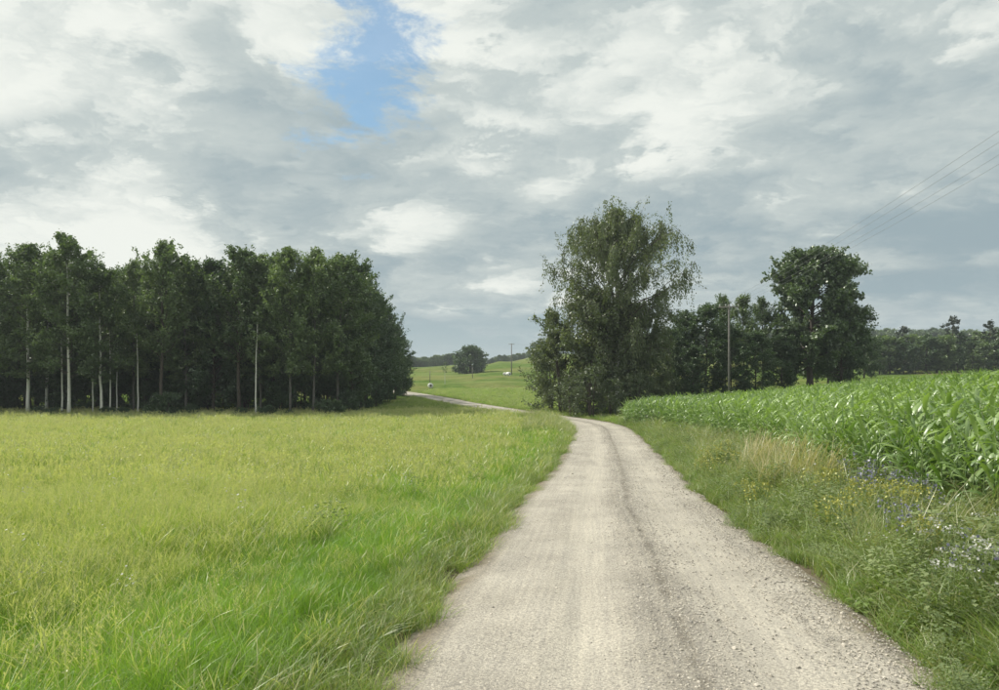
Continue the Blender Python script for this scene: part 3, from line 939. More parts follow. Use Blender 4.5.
def grow(seed, H, tr, base, prof, limbs, twigs, leaves, size, elev=(15, 65), droop=0.0, hang=0.0, lean=(0, 0), stems=1, twig_len=0.35, sigma=0.16, inner=0.25, fork=None, lim_r=0.33, aspect=0.62, bark_limb=1.0, dome=0.12, rise=0.0, wander=0.012, cap=1.7):
    """one tree: returns trunk (V,Q,A) and crown (V,Q,A). prof(t): crown radius at t in 0..1 between crown base and top"""
    r = np.random.default_rng(seed)
    tb = Bag(); LC = []; LD = []; LR = []
    for st in range(stems):
        sa = r.uniform(0, 6.28)
        off = np.array([math.cos(sa), math.sin(sa), 0]) * (0.25 * (stems > 1))
        spread = np.array([math.cos(sa), math.sin(sa), 0]) * (0.10 * H * (stems > 1))
        hs = H * (1.0 if st == 0 else r.uniform(0.75, 0.97))
        n = 12
        t = np.linspace(0, 1, n)
        wx = np.cumsum(r.normal(0, wander * H, n)) * 0.5; wy = np.cumsum(r.normal(0, wander * H, n)) * 0.5
        wx -= wx[0]; wy -= wy[0]
        path = np.stack([wx + lean[0] * H * t ** 1.5, wy + lean[1] * H * t ** 1.5, t * hs - 0.15 * (t == 0)], -1) + off + spread * (t ** 1.3)[:, None]
        rad = tr * (1 - t) ** 0.8 * (0.9 if st == 0 else 0.7) + 0.02
        rad[0] *= 1.35
        V, Q = tube(path, rad, 8); tb.add(V, Q, 0.0)
        nl = max(4, limbs // stems)
        for i in range(nl):
            tt = (i + r.uniform(0, 1)) / nl
            h = base + (0.985 - base) * tt
            p0 = np.array([np.interp(h, t, path[:, k]) for k in range(3)])
            az = i * 2.39996 + r.normal(0, 0.4) + st
            ln = max(0.25, prof(tt)) * r.uniform(0.70, 1.12)
            el = math.radians(elev[0] + (elev[1] - elev[0]) * tt + r.normal(0, 9))
            m = 6; q = np.linspace(0, 1, m)
            dirv = np.array([math.cos(az) * math.cos(el), math.sin(az) * math.cos(el), math.sin(el)])
            L3 = ln / max(0.35, math.cos(el))
            L3 = min(L3, ln * cap, (hs * r.uniform(0.93, 1.04) - p0[2]) / max(0.15, math.sin(el)) if el > 0.15 else 99)
            L3 = max(L3, 0.3)
            bp = p0 + dirv * L3 * q[:, None]
            bp[:, 2] -= droop * ln * q ** 2.2
            bp += np.cumsum(r.normal(0, 0.03 * L3, (m, 3)), 0) * (q > 0)[:, None]
            rmx = prof(0.45)
            rr_ = np.hypot(bp[:, 0] - p0[0], bp[:, 1] - p0[1])
            bp[:, 2] = np.minimum(bp[:, 2], hs * (1.0 - dome * np.clip(rr_ / rmx, 0, 1.3) ** 2))
            r0 = max(0.018, np.interp(h, t, rad) * lim_r)
            V, Q = tube(bp, r0 * (1 - q * 0.85), 5, cap=False); tb.add(V, Q, bark_limb)
            nt = max(3, int(twigs * (0.45 + 0.55 * ln / max(0.5, prof(0.35)))))
            for j in range(nt):
                f = r.uniform(inner, 1.0) ** 0.8
                a0 = np.array([np.interp(f, q, bp[:, k]) for k in range(3)])
                if hang > 0 and r.uniform() < 0.93:
                    tl = hang * r.uniform(0.35, 1.0) * (0.45 + 0.55 * f)
                    tl = min(tl, max(0.5, a0[2] - 0.6))
                    td = dirv * 0.25 + r.normal(0, 0.22, 3); td[2] = 0
                    e = np.linspace(0, 1, 4)
                    tp = a0 + td * tl * 0.5 * (e ** 0.6)[:, None] + np.array([0, 0, -1]) * tl * (e ** 1.4)[:, None]
                else:
                    td = dirv * 0.7 + r.normal(0, 0.6, 3); td[2] += rise; td /= np.linalg.norm(td)
                    tl = twig_len * ln * r.uniform(0.5, 1.1) + 0.25
                    e = np.linspace(0, 1, 3)
                    tp = a0 + td * tl * e[:, None]
                    tp[:, 2] -= droop * 0.4 * tl * e ** 2
                if j % 2 == 0:
                    V, Q = tube(tp, np.linspace(max(0.008, r0 * 0.25), 0.006, len(tp)), 3, cap=False); tb.add(V, Q, bark_limb)
                nn = max(3, int(leaves * r.uniform(0.5, 1.3)))
                fe = r.uniform(0.1, 1.0, nn)
                c = np.stack([np.interp(fe, e, tp[:, k]) for k in range(3)], -1) + r.normal(0, sigma * (0.6 + 0.05 * H / 10), (nn, 3))
                LC.append(c)
                dd = tp[-1] - tp[0]; dd = dd / (np.linalg.norm(dd) + 1e-6)
                LD.append(np.repeat(dd[None], nn, 0))
                LR.append(np.clip(r.uniform(0, 1) * 0.55 + r.uniform(0, 0.45, nn), 0, 1))
    C = np.vstack(LC); Dv = np.vstack(LD); Rr = np.concatenate(LR)
    C[:, 2] = np.maximum(C[:, 2], 0.12)
    V, Q = leaf_quads(C, size, r, dirs=Dv, align=0.65 if hang else 0.3, aspect=aspect)
    return tb.arr(), (V, Q, np.repeat(Rr, 4))


class Kind:
    """a tree kind: mesh data shared by its copies"""
    def __init__(self, name, bark, leaf, **kw):
        (V, Q, A), (V2, Q2, A2) = grow(**kw)
        self.trunk = mesh_np(name + '_trunk', V, Q, bark, smooth=True, attrs={'rnd': A})
        self.crown = mesh_np(name + '_crown', V2, Q2, leaf, attrs={'rnd': A2})
        self.H = kw['H']
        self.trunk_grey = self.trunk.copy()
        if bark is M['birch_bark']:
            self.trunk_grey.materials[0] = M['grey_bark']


def plant_tree(kind, name, x, y, H, label, cat='tree', group=None, wide=1.0, rz=None, sink=0.0, part=('trunk', 'crown'), grey=False):
    e = bpy.data.objects.new(name, None)
    ROOT.objects.link(e)
    s = H / kind.H
    e.empty_display_size = 0.3
    e.location = (x, y, gz(x, y) - 0.05 - sink)
    e.rotation_euler = (0, 0, random.uniform(0, 6.28) if rz is None else rz)
    e.scale = (s * wide, s * wide, s)
    props(e, label, cat, group)
    for nm, me in zip(part, (kind.trunk_grey if grey else kind.trunk, kind.crown)):
        obj(nm, me, e)
    return e


def oval(rmax, peak=0.4, top=0.15, bot=0.5):
    def f(t):
        if t < peak:
            u = t / peak; return rmax * (bot + (1 - bot) * math.sin(u * math.pi / 2))
        u = (t - peak) / (1 - peak); return rmax * (top + (1 - top) * math.cos(u * math.pi / 2) ** 0.8)
    return f


# --- birch and alder wood left of the road
BIRCH = [Kind('birch', M['birch_bark'], M['birch_leaf'], seed=300 + i, H=15.5, tr=0.125, base=0.22, prof=oval(2.9, 0.36, 0.18, 0.6), limbs=60, twigs=17, leaves=32, size=0.20, elev=(28, 74), droop=0.12, sigma=0.15, dome=0.0, rise=0.45, twig_len=0.5, wander=0.005, cap=1.45) for i in range(4)]
ALDER = [Kind('alder', M['bark'], M['dark_leaf'], seed=320 + i, H=14.5, tr=0.16, base=0.10, prof=oval(3.1, 0.38, 0.18, 0.8), limbs=60, twigs=16, leaves=34, size=0.24, elev=(12, 72), sigma=0.19, dome=0.04, rise=0.35, twig_len=0.45, wander=0.006, cap=1.45) for i in range(4)]
ASPEN = [Kind('aspen', M['bark'], M['birch_leaf'], seed=340 + i, H=15.0, tr=0.15, base=0.30, prof=oval(2.5, 0.36, 0.18, 0.7), limbs=50, twigs=14, leaves=26, size=0.20, elev=(45, 78), sigma=0.13, dome=0.0, rise=0.6, twig_len=0.5, wander=0.005, cap=1.45) for i in range(2)]
BUSH = [Kind('bush', M['bark'], M['dark_leaf'], seed=350 + i, H=3.2, tr=0.05, base=0.08, prof=oval(1.6, 0.4, 0.4, 0.9), limbs=28, twigs=11, leaves=22, size=0.20, elev=(20, 75), stems=4, sigma=0.18) for i in range(3)]
SAPLING = [Kind('sapling', M['birch_bark'], M['birch_leaf'], seed=360 + i, H=9.0, tr=0.06, base=0.5, prof=oval(1.0, 0.3, 0.3, 0.5), limbs=18, twigs=6, leaves=12, size=0.17, elev=(30, 70), sigma=0.15, wander=0.004) for i in range(2)]

front = [  # column in the photograph, distance, height, kind, look
    (-62, 67, 15.6, BIRCH[0], None), (-22, 66, 15.0, BIRCH[1], None),
    (28, 66, 15.3, BIRCH[2], 'white trunked birch nearest the outer end of the left wood'),
    (46, 71, 14.6, BIRCH[1], 'birch with thin pale trunk just beside the thickest white trunk'),
    (69, 64, 15.9, BIRCH[0], 'tallest birch with the thickest white trunk at the front of the left wood'),
    (101, 65, 13.6, BIRCH[3], 'birch with leaning white trunk at the front of the left wood'),
    (134, 69, 14.4, BIRCH[1], 'birch with slim grey trunk beside the leaning birch'),
    (161, 66, 15.6, ASPEN[0], 'tall loose-crowned aspen with sky showing through its top'),
    (185, 69, 14.8, BIRCH[2], 'birch with dull grey trunk right of the loose-crowned aspen'),
    (213, 70, 14.5, ALDER[0], 'dark leafy alder in the middle of the left wood front'),
    (238, 68, 15.4, ASPEN[1], 'spiky topped aspen rising above the middle of the left wood'),
    (260, 70, 15.2, BIRCH[3], 'birch with short visible grey trunk in the middle of the left wood'),
    (290, 67, 15.4, BIRCH[0], 'birch with grey-brown trunk in the right half of the left wood'),
    (313, 68, 15.3, BIRCH[1], 'birch with long straight grey trunk near the corner of the left wood'),
    (339, 70, 15.2, BIRCH[2], 'birch with slightly bent grey trunk at the corner of the left wood'),
    (352, 75, 15.6, ALDER[1], 'broad dark alder at the corner where the left wood turns back'),
]
for px, d, h, kd, lab in front:
    x, y = at(px, d)
    if lab is None:
        plant_tree(kd, 'birch_tree', x, y, h, 'birch at the outer left end of the wood, mostly out of frame', group='birches at the end of the wood')
    else:
        nm = 'alder_tree' if kd in ALDER else ('aspen_tree' if kd in ASPEN else 'birch_tree')
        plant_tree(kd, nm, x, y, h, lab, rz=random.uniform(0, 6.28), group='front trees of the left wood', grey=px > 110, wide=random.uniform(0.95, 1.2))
for px, d, w in ((62, 66, 'just left of the thickest white trunk'), (93, 67, 'just left of the leaning white trunk'), (110, 66, 'first to the right of the leaning white trunk'), (117, 68, 'second to the right of the leaning white trunk'), (138, 67, 'beside the slim grey birch trunk'), (256, 66, 'alone in the middle of the left wood front')):
    x, y = at(px, d)
    plant_tree(SAPLING[px % 2], 'birch_sapling', x, y, random.uniform(8, 10), 'thin pale birch sapling ' + w, group='saplings in the left wood')
# side of the wood along the road, shrinking towards its far end
side = [(366, 83, 14.8), (372, 89, 14.6), (379, 95, 14.0), (384, 102, 13.4), (388, 108, 12.6), (394, 113, 11.2), (399, 118, 9.6), (404, 122, 7.6)]
words = ['nearest', 'second', 'third', 'fourth', 'fifth', 'sixth', 'seventh', 'last and lowest']
for (px, d, h), w in zip(side, words):
    x, y = at(px, d)
    plant_tree(ALDER[(d + 1) % 4], 'alder_tree', x - 0.6, y, h, f'{w} dark alder down the roadside edge of the left wood', group='alders along the road side of the wood', wide=1.0 if h > 10 else 1.25)
# depth of the wood
for row, (yy, step) in enumerate(((74, 3.6), (79, 4.0), (85, 4.4), (92, 4.8), (101, 5.4))):
    xx = -19.5 - row * 0.3
    while xx > -0.72 * yy - 13:
        x_ = xx + random.uniform(-1, 1); y_ = yy + random.uniform(-1.6, 1.6)
        plant_tree(random.choice(ALDER), 'alder_tree', x_, y_, random.uniform(13.2, 15.4) - row * 0.25, 'dark alder standing inside the left wood behind its front row', group='trees inside the left wood', wide=random.uniform(0.95, 1.2))
        xx -= step
xx = -15.2
while xx > -60:
    x_ = xx + random.uniform(-0.8, 0.8)
    plant_tree(random.choice(BUSH), 'undergrowth_bush', x_, 71.5 + random.uniform(-1.5, 3), random.uniform(2.2, 4.4), 'dark leafy bush in the undergrowth of the left wood', 'bush', 'undergrowth bushes of the left wood', part=('stem', 'foliage'))
    xx -= 2.0
for px, d, h in ((352, 73, 2.4), (365, 80, 2.8), (378, 90, 2.8), (388, 100, 3.0), (397, 110, 3.0), (404, 118, 3.2)):
    x, y = at(px, d)
    plant_tree(BUSH[d % 3], 'undergrowth_bush', x - 0.3, y, h, 'dark leafy bush in the undergrowth of the left wood', 'bush', 'undergrowth bushes of the left wood', part=('stem', 'foliage'))

xx = -14.5
while xx > -56:
    plant_tree(random.choice(BUSH), 'fringe_bush', xx + random.uniform(-.8, .8), 64.2 + random.uniform(-1.2, 2.2), random.choice((0.7, 0.9, 1.1, 1.5, 2.1)), 'low scrubby bush where the meadow meets the left wood', 'bush', 'fringe bushes at the foot of the left wood', part=('stem', 'foliage'), wide=1.3)
    xx -= random.uniform(0.9, 3.4)

# --- trees in the bend right of the road
WEEP = Kind('weeping_birch', M['birch_bark'], M['weep_leaf'], seed=411, H=21.0, tr=0.33, base=0.24, prof=oval(7.9, 0.55, 0.40, 0.7), limbs=112, twigs=25, leaves=42, size=0.215, elev=(22, 64), droop=0.10, hang=3.0, sigma=0.21, inner=0.08, lim_r=0.36, aspect=0.5, dome=0.20, wander=0.006)
x, y = at(617, 74)
plant_tree(WEEP, 'weeping_birch_tree', x, y, 21.0, 'tallest tree, a birch with drooping feathery branches in the bend of the road', rz=0.6)
MIDT = [Kind('goat_willow', M['bark'], M['weep_leaf'], seed=430 + i, H=11.0, tr=0.15, base=0.06, prof=oval(3.1, 0.4, 0.3, 0.8), limbs=48, twigs=16, leaves=30, size=0.25, elev=(10, 70), stems=3, sigma=0.24) for i in range(2)]
WILLOW = [Kind('willow_shrub', M['bark'], M['willow_leaf'], seed=440 + i, H=4.5, tr=0.06, base=0.06, prof=oval(2.1, 0.4, 0.4, 0.9), limbs=34, twigs=12, leaves=26, size=0.20, elev=(15, 75), stems=5, sigma=0.2, aspect=0.4) for i in range(2)]
for px, d, h, wd, kd, nm, lab in (
        (563, 76, 10.6, 0.9, MIDT[0], 'goat_willow_tree', 'leafy willow at the left foot of the tall drooping birch'),
        (588, 74, 12.6, 1.0, MIDT[1], 'goat_willow_tree', 'dense willow directly under the left half of the tall drooping birch'),
        (612, 78, 11.8, 1.0, MIDT[0], 'goat_willow_tree', 'dense willow hidden behind the trunk of the tall drooping birch'),
        (632, 76, 11.8, 1.0, MIDT[1], 'goat_willow_tree', 'dense willow under the right half of the tall drooping birch'),
        (652, 78, 9.6, 0.95, MIDT[0], 'goat_willow_tree', 'dark willow between the drooping birch and the row of dark trees')):
    x, y = at(px, d)
    plant_tree(kd, nm, x, y, h, lab, group='willows under the drooping birch', wide=wd)
for px, d, h, lab in (
        (549, 81, 6.2, 'small bush with loose twigs at the outer left of the willow clump'),
        (572, 70.5, 3.6, 'low pale willow shrub nearest the road in the bend'),
        (592, 69, 4.6, 'pale green willow shrub in front of the drooping birch'),
        (612, 69, 3.4, 'low rounded pale shrub beneath the drooping birch'),
        (636, 70, 3.8, 'pale willow shrub behind the narrow end of the maize')):
    x, y = at(px, d)
    plant_tree(WILLOW[int(d) % 2], 'willow_shrub', x, y, h, lab, 'shrub', 'willow shrubs in the bend', part=('stem', 'foliage'))

# --- row of dark trees, the big broad tree and its neighbours
for px, d, h, wd, kd, lab in (
        (668, 82, 8.6, 1.0, ALDER[0], 'low dark tree at the left end of the row behind the maize'),
        (684, 85, 10.6, 1.1, ALDER[1], 'second dark tree from the left in the row behind the maize'),
        (705, 82, 11.0, 1.25, ALDER[2], 'rounded dark tree left of the utility pole'),
        (725, 87, 12.2, 0.9, ASPEN[0], 'sparse aspen whose top shows just behind the utility pole'),
        (744, 84, 11.8, 1.0, ASPEN[1], 'sparse open-topped aspen right of the utility pole'),
        (763, 88, 11.6, 1.0, ASPEN[0], 'sparse aspen leaning against the big broad tree'),
        (732, 80, 8.0, 1.3, ALDER[3], 'bushy dark tree at the foot of the sparse aspens'),
        (755, 81, 7.4, 1.4, ALDER[0], 'bushy dark tree between the aspens and the big broad tree'),
        (782, 84, 7.0, 1.4, ALDER[1], 'low bushy tree left of the big broad trunk'),
        (694, 79, 6.4, 1.4, ALDER[3], 'low bushy tree below the rounded dark tree')):
    x, y = at(px, d)
    plant_tree(kd, 'aspen_tree' if kd in ASPEN else 'alder_tree', x, y, h, lab, group='row of dark trees behind the maize', wide=wd)
OAK = Kind('broad_tree', M['bark'], M['oak_leaf'], seed=470, H=16.8, tr=0.45, base=0.16, prof=oval(4.7, 0.5, 0.6, 0.85), limbs=96, twigs=21, leaves=48, size=0.36, elev=(5, 55), sigma=0.22, lim_r=0.38, inner=0.35)
ROUND = Kind('round_tree', M['bark'], M['dark_leaf'], seed=474, H=10.0, tr=0.22, base=0.12, prof=oval(4.2, 0.45, 0.45, 0.8), limbs=54, twigs=17, leaves=38, size=0.30, elev=(8, 58), sigma=0.25)
x, y = at(809, 86)
plant_tree(OAK, 'broad_tree', x, y, 16.4, 'big broad-crowned tree with dark trunk standing behind the maize', rz=1.0)
for px, d, h, wd, lab in ((841, 89, 9.4, 0.85, 'round dark tree right of the big broad tree'), (828, 93, 8.6, 1.0, 'dark tree behind the gap beside the big broad tree'), (864, 112, 6.4, 0.85, 'small dark tree at the far right of the big tree group')):
    x, y = at(px, d)
    plant_tree(ROUND, 'round_tree', x, y, h, lab, group='trees beside the big broad tree', wide=wd)

# --- wood on the right, beyond the far field
FAR = [Kind('far_tree', M['bark'], M['birch_leaf'] if i else M['dark_leaf'], seed=500 + i, H=10.0, tr=0.16, base=0.08, prof=oval(3.0, 0.45, 0.35, 0.8), limbs=34, twigs=9, leaves=18, size=0.52, elev=(10, 65), sigma=0.35) for i in range(3)]


def pine_kind(seed):
    return Kind('pine', M['pine_bark'], M['pine_leaf'], seed=seed, H=14.0, tr=0.2, base=0.45, prof=oval(2.0, 0.3, 0.25, 0.8), limbs=22, twigs=8, leaves=16, size=0.42, elev=(0, 45), sigma=0.22)


PINE = [pine_kind(520), pine_kind(521)]
x, y = at(953, 176); plant_tree(PINE[0], 'pine_tree', x, y, 13.2, 'taller pine sticking out above the far right wood', group='pines in the right wood')
x, y = at(990, 178); plant_tree(PINE[1], 'pine_tree', x, y, 11.8, 'slimmer pine above the far right wood at the frame edge', group='pines in the right wood')
x, y = at(902, 186); plant_tree(PINE[1], 'pine_tree', x, y, 11.6, 'short pine top beside the tree group in the far right wood', group='pines in the right wood')
for row in range(3):
    px = 868 + row * 6
    while px < 1170:
        d = 172 + row * 9 + random.uniform(-3, 3)
        x, y = at(px, d)
        plant_tree(FAR[random.randrange(3)], 'wood_tree', x, y, random.uniform(5.2, 9.2), 'rounded dark tree of the far wood at the right behind the maize', group='trees of the far right wood', wide=random.uniform(1.0, 1.4))
        px += random.uniform(10, 15)

# --- far slope in the middle
x, y = at(470, 236)
DOME = Kind('dome_tree', M['bark'], M['dark_leaf'], seed=540, H=9.0, tr=0.25, base=0.04, prof=oval(4.9, 0.35, 0.5, 0.95), limbs=80, twigs=12, leaves=18, size=0.62, elev=(5, 70), sigma=0.4)
plant_tree(DOME, 'dome_tree', x, y, 8.9, 'lone dark dome-shaped tree on the far slope', sink=0.9)
x, y = at(445, 176)
plant_tree(SAPLING[0], 'young_tree', x, y, 5.4, 'slim young tree with small dark top on the far slope', wide=1.5)
x, y = at(541, 300)
for px, d, h in ((534, 330, 7.5), (541, 318, 8.5), (548, 322, 7.0)):
    x, y = at(px, d); plant_tree(FAR[d % 3], 'far_tree', x, y, h, 'small dark tree on the ridge beside the willow clump', group='trees on the ridge')


def distant_wood():
    pts = []
    for px in np.arange(395, 470, 2.2):
        for d in (395, 408, 422):
            x, y = at(px + random.uniform(-1, 1), d + random.uniform(-5, 5)); pts.append((x, y, random.uniform(4.0, 6.6)))
    for px in np.arange(484, 560, 2.4):
        for d in (440, 452):
            x, y = at(px + random.uniform(-1, 1), d + random.uniform(-5, 5)); pts.append((x, y, random.uniform(2.8, 4.6)))
    for px in np.arange(600, 1200, 4.0):
        for d in (430, 446):
            x, y = at(px + random.uniform(-2, 2), d + random.uniform(-6, 6)); pts.append((x, y, random.uniform(8, 14)))
    for px in np.arange(-300, 395, 7.0):
        x, y = at(px + random.uniform(-3, 3), 420 + random.uniform(-12, 12)); pts.append((x, y, random.uniform(8, 13)))
    pts = np.array(pts); n = len(pts)
    P = np.stack([pts[:, 0], pts[:, 1], ground_z(pts[:, 0], pts[:, 1]) - 0.4], -1)
    s = pts[:, 2] / 10.0
    srcs = [src('distant_tree', k.crown) for k in FAR]
    scatter('distant_wood', P, np.stack([np.zeros(n), np.zeros(n), rng.uniform(0, 6.28, n)], -1), np.stack([s * 1.3, s * 1.3, s], -1), rng.integers(0, 3, n), srcs, 'hazy dark wood along the skyline of the far ridge')


distant_wood()

# ------------------------------------------------------------------ maize
WIND = np.array([0.85, -0.15, 0.0])


def maize_leaf(r, L, W, az, el, bendv):
    """one long arching leaf with a folded midrib, from the origin"""
    n = 9
    t = np.linspace(0, 1, n)
    h = np.array([math.cos(az), math.sin(az), 0])
    side0 = np.array([-math.sin(az), math.cos(az), 0])
    ang = el - bendv * t ** 1.3
    dl = L / (n - 1)
    p = np.zeros((n, 3))
    wnd = WIND * 0.9
    for i in range(1, n):
        d = h * math.cos(ang[i]) + np.array([0, 0, 1]) * math.sin(ang[i]) + wnd * t[i] * 0.9
        d /= np.linalg.norm(d)
        p[i] = p[i - 1] + d * dl
    w = W * np.sin(np.clip(t * 0.93 + 0.10, 0, 1) * math.pi) ** 0.7 * np.where(t > 0.6, 1 - (t - 0.6) / 0.42, 1.0)
    w = np.maximum(w, 0.002)
    twist = r.normal(0, 0.5) * t
    tang = np.gradient(p, axis=0); tang /= np.linalg.norm(tang, axis=1)[:, None]
    s = side0[None] * np.cos(twist)[:, None] + np.cross(tang, side0[None]) * np.sin(twist)[:, None]
    nr = np.cross(s, tang)
    wavy = 0.012 * np.sin(t * 18 + r.uniform(0, 6))
    a = p + s * w[:, None] / 2 + nr * (0.18 * w + wavy)[:, None]
    b = p - s * w[:, None] / 2 + nr * (0.18 * w - wavy)[:, None]
    V = np.stack([a, p, b], 1).reshape(-1, 3)
    Q = []
    for i in range(n - 1):
        k = 3 * i
        Q += [(k, k + 1, k + 4, k + 3), (k + 1, k + 2, k + 5, k + 4)]
    return V, np.array(Q)


class Maize:
    def __init__(self, seed):
        r = np.random.default_rng(seed)
        H = 2.05
        ln = r.uniform(-0.05, 0.09)
        pth = np.stack([np.linspace(0, 1, 6) ** 1.6 * (0.10 + ln), np.zeros(6), np.linspace(-0.05, H * 0.80, 6)], -1)
        V, Q = tube(pth, np.linspace(0.017, 0.008, 6), 6)
        self.stalk = mesh_np('maize_stalk', V, Q, M['maize_stalk'], smooth=True, attrs={'rnd': np.full(len(V), r.uniform())})
        self.leaves = []
        plane = r.uniform(0, math.pi)
        nleaf = 12
        for i in range(nleaf):
            f = (i + 0.6) / nleaf
            z = f * H * 0.78
            L = (0.55 + 0.45 * math.sin(f * math.pi)) * r.uniform(0.85, 1.15)
            az = plane + (i % 2) * math.pi + r.normal(0, 0.35)
            el = math.radians(38 + 38 * f + r.normal(0, 6))
            V, Q = maize_leaf(r, L, 0.088 * r.uniform(0.85, 1.15), az, el, math.radians(105 - 45 * f) * r.uniform(0.8, 1.2))
            V = V + np.array([np.interp(z, pth[:, 2], pth[:, 0]), 0, z])
            rn = r.uniform(0, 1)
            self.leaves.append((V, Q, rn))
        bag = Bag()
        for V, Q, rn in self.leaves: bag.add(V, Q, rn)
        V, Q, A = bag.arr()
        self.foliage = mesh_np('maize_foliage', V, Q, M['maize_leaf'], smooth=True, attrs={'rnd': A})
        self.leaf_me = [mesh_np('maize_leaf', V, Q, M['maize_leaf'], smooth=True, attrs={'rnd': np.full(len(V), rn)}) for V, Q, rn in self.leaves]
        sv, sq = tube(pth, np.linspace(0.017, 0.008, 6), 6)
        bag.add(sv, sq, 0.8)
        V, Q, A = bag.arr()
        self.whole = src('maize_whole', mesh_np('maize_whole', V, Q, M['maize_leaf'], smooth=True, attrs={'rnd': A}))


MZ = [Maize(600 + i) for i in range(7)]


def maize():
    ps = []
    # rows run with the road; 0.72 m apart, plants about 0.2 m apart
    for row in range(0, 95):
        off = 0.45 + row * 0.72
        yy = 3.0
        step = 0.21 if row < 14 else (0.26 if row < 40 else 0.36)
        while yy < 58.5 + 0.10 * off:
            x = float(corn_edge(yy)) + off + random.uniform(-0.09, 0.09)
            if x < 0.80 * yy + 7:
                ps.append((x, yy, row))
            yy += step * random.uniform(0.7, 1.35)
    P = np.array(ps)
    z = ground_z(P[:, 0], P[:, 1])
    n = len(P)
    # plants that show largest: nearest ones inside the frame, front rows first
    dist = np.hypot(P[:, 0], P[:, 1]) + P[:, 2] * 1.3
    inside = P[:, 0] / P[:, 1] < 0.70
    order = np.argsort(np.where(inside, dist, 1e9))
    hero = order[:300]
    gname = 'maize plants at the front of the field'
    lab = 'green maize plant with long wind-blown leaves in the front rows of the field'
    for c, i in enumerate(hero):
        k = MZ[random.randrange(len(MZ))]
        e = bpy.data.objects.new('maize_plant', None); ROOT.objects.link(e)
        e.empty_display_size = 0.1
        s = random.uniform(0.80, 1.10) * (0.86 if P[i, 2] == 0 else 1.0)
        e.location = (P[i, 0], P[i, 1], z[i]); e.rotation_euler = (random.gauss(0, .04), random.gauss(0.04, .05), random.gauss(0, 0.45)); e.scale = (s, s, s)
        props(e, lab, 'maize', gname)
        obj('stalk', k.stalk, e)
        if c < 90:
            for lm in k.leaf_me: obj('leaf', lm, e)
        else:
            obj('foliage', k.foliage, e)
    rest = np.setdiff1d(np.arange(n), hero)
    m = len(rest)
    pts = np.stack([P[rest, 0], P[rest, 1], z[rest]], -1)
    rot = np.stack([rng.normal(0, .05, m), rng.normal(0.04, .06, m), rng.normal(0, 0.45, m)], -1)
    s = rng.uniform(0.84, 1.12, m) * (1.0 + 0.08 * (vnoise(P[rest, 0], P[rest, 1], 0.2, 1.0) - 0.5))
    scatter('maize_field', pts, rot, np.stack([s, s, s], -1), rng.integers(0, len(MZ), m), [k.whole for k in MZ], 'dense maize crop filling the field behind its front rows')


maize()


# ------------------------------------------------------------------ wild flowers and single tufts on the verge
def flower_kind(seed, n, h, petal, head, spread=0.14, flat=False, size=0.02, per=14):
    r = np.random.default_rng(seed)
    st = Bag(); fl = Bag()
    for i in range(n):
        a = r.uniform(0, 6.28); d = spread * r.uniform(0.2, 1)
        top = np.array([math.cos(a) * d * 1.6, math.sin(a) * d * 1.6, h * r.uniform(0.75, 1.1)])
        p = np.stack([np.linspace(math.cos(a) * d * 0.3, top[0], 4), np.linspace(math.sin(a) * d * 0.3, top[1], 4), np.linspace(-0.02, top[2], 4)], -1)
        V, Q = tube(p, np.linspace(0.0035, 0.002, 4), 4); st.add(V, Q, r.uniform())
        for q in range(3):
            zz = top[2] * r.uniform(0.2, 0.7); f = zz / top[2]
            c = np.array([top[0] * f, top[1] * f, zz]); aa = r.uniform(0, 6.28)
            dv = np.array([math.cos(aa), math.sin(aa), 0.5]) * 0.07; sv = np.array([-math.sin(aa), math.cos(aa), 0]) * 0.012
            st.add([c, c + dv * .5 + sv, c + dv, c + dv * .5 - sv], [(0, 1, 2, 3)], r.uniform())
        for j in range(per):
            if flat: o_ = np.array([r.normal(0, head), r.normal(0, head), r.normal(0, 0.006)])
            else: o_ = np.array([r.normal(0, head * .45), r.normal(0, head * .45), -abs(r.normal(0, head * 1.8))])
            c = top + o_
            u = r.normal(0, 1, 3); u /= np.linalg.norm(u); v = np.cross(u, r.normal(0, 1, 3)); v /= np.linalg.norm(v)
            s = size * r.uniform(0.7, 1.3)
            fl.add([c - u * s, c + v * s, c + u * s, c - v * s], [(0, 1, 2, 3)], r.uniform())
    V, Q, A = st.arr(); V2, Q2, A2 = fl.arr()
    return mesh_np('flower_stem', V, Q, M['stem'], attrs={'rnd': A}), mesh_np('flower_head', V2, Q2, petal, attrs={'rnd': A2})


YEL = [flower_kind(700 + i, 9, 0.62, M['yellow'], 0.05, per=16, size=0.013) for i in range(2)]
WHT = [flower_kind(710 + i, 4, 0.55, M['white'], 0.030, flat=True, per=12, size=0.0085) for i in range(2)]
BLU = [flower_kind(720 + i, 9, 0.62, M['blue'], 0.05, per=7, size=0.014) for i in range(2)]


def verge_at(px, py, top):
    """point on the verge whose plant of height top shows its head at photograph px, py"""
    d = 4.0
    best = None
    for d in np.arange(4.0, 48, 0.1):
        x = (px - 499.5) / 721 * d
        z = gz(x, d) + top - EYE
        e = abs((382 - z * 721 / d) - py)
        if best is None or e < best[0]: best = (e, x, d)
    return best[1], best[2]


def flowers(kinds, spots, name, label, cat, group, top):
    for px, py in spots:
        x, y = verge_at(px, py, top)
        st, fl = random.choice(kinds)
        e = bpy.data.objects.new(name, None); ROOT.objects.link(e); e.empty_display_size = 0.1
        s = random.uniform(1.05, 1.4)
        e.location = (x, y, gz(x, y)); e.rotation_euler = (0, 0, random.uniform(0, 6.28)); e.scale = (s, s, s)
        props(e, label, cat, group)
        obj('stem', st, e); obj('flower_head', fl, e)['kind'] = 'stuff'


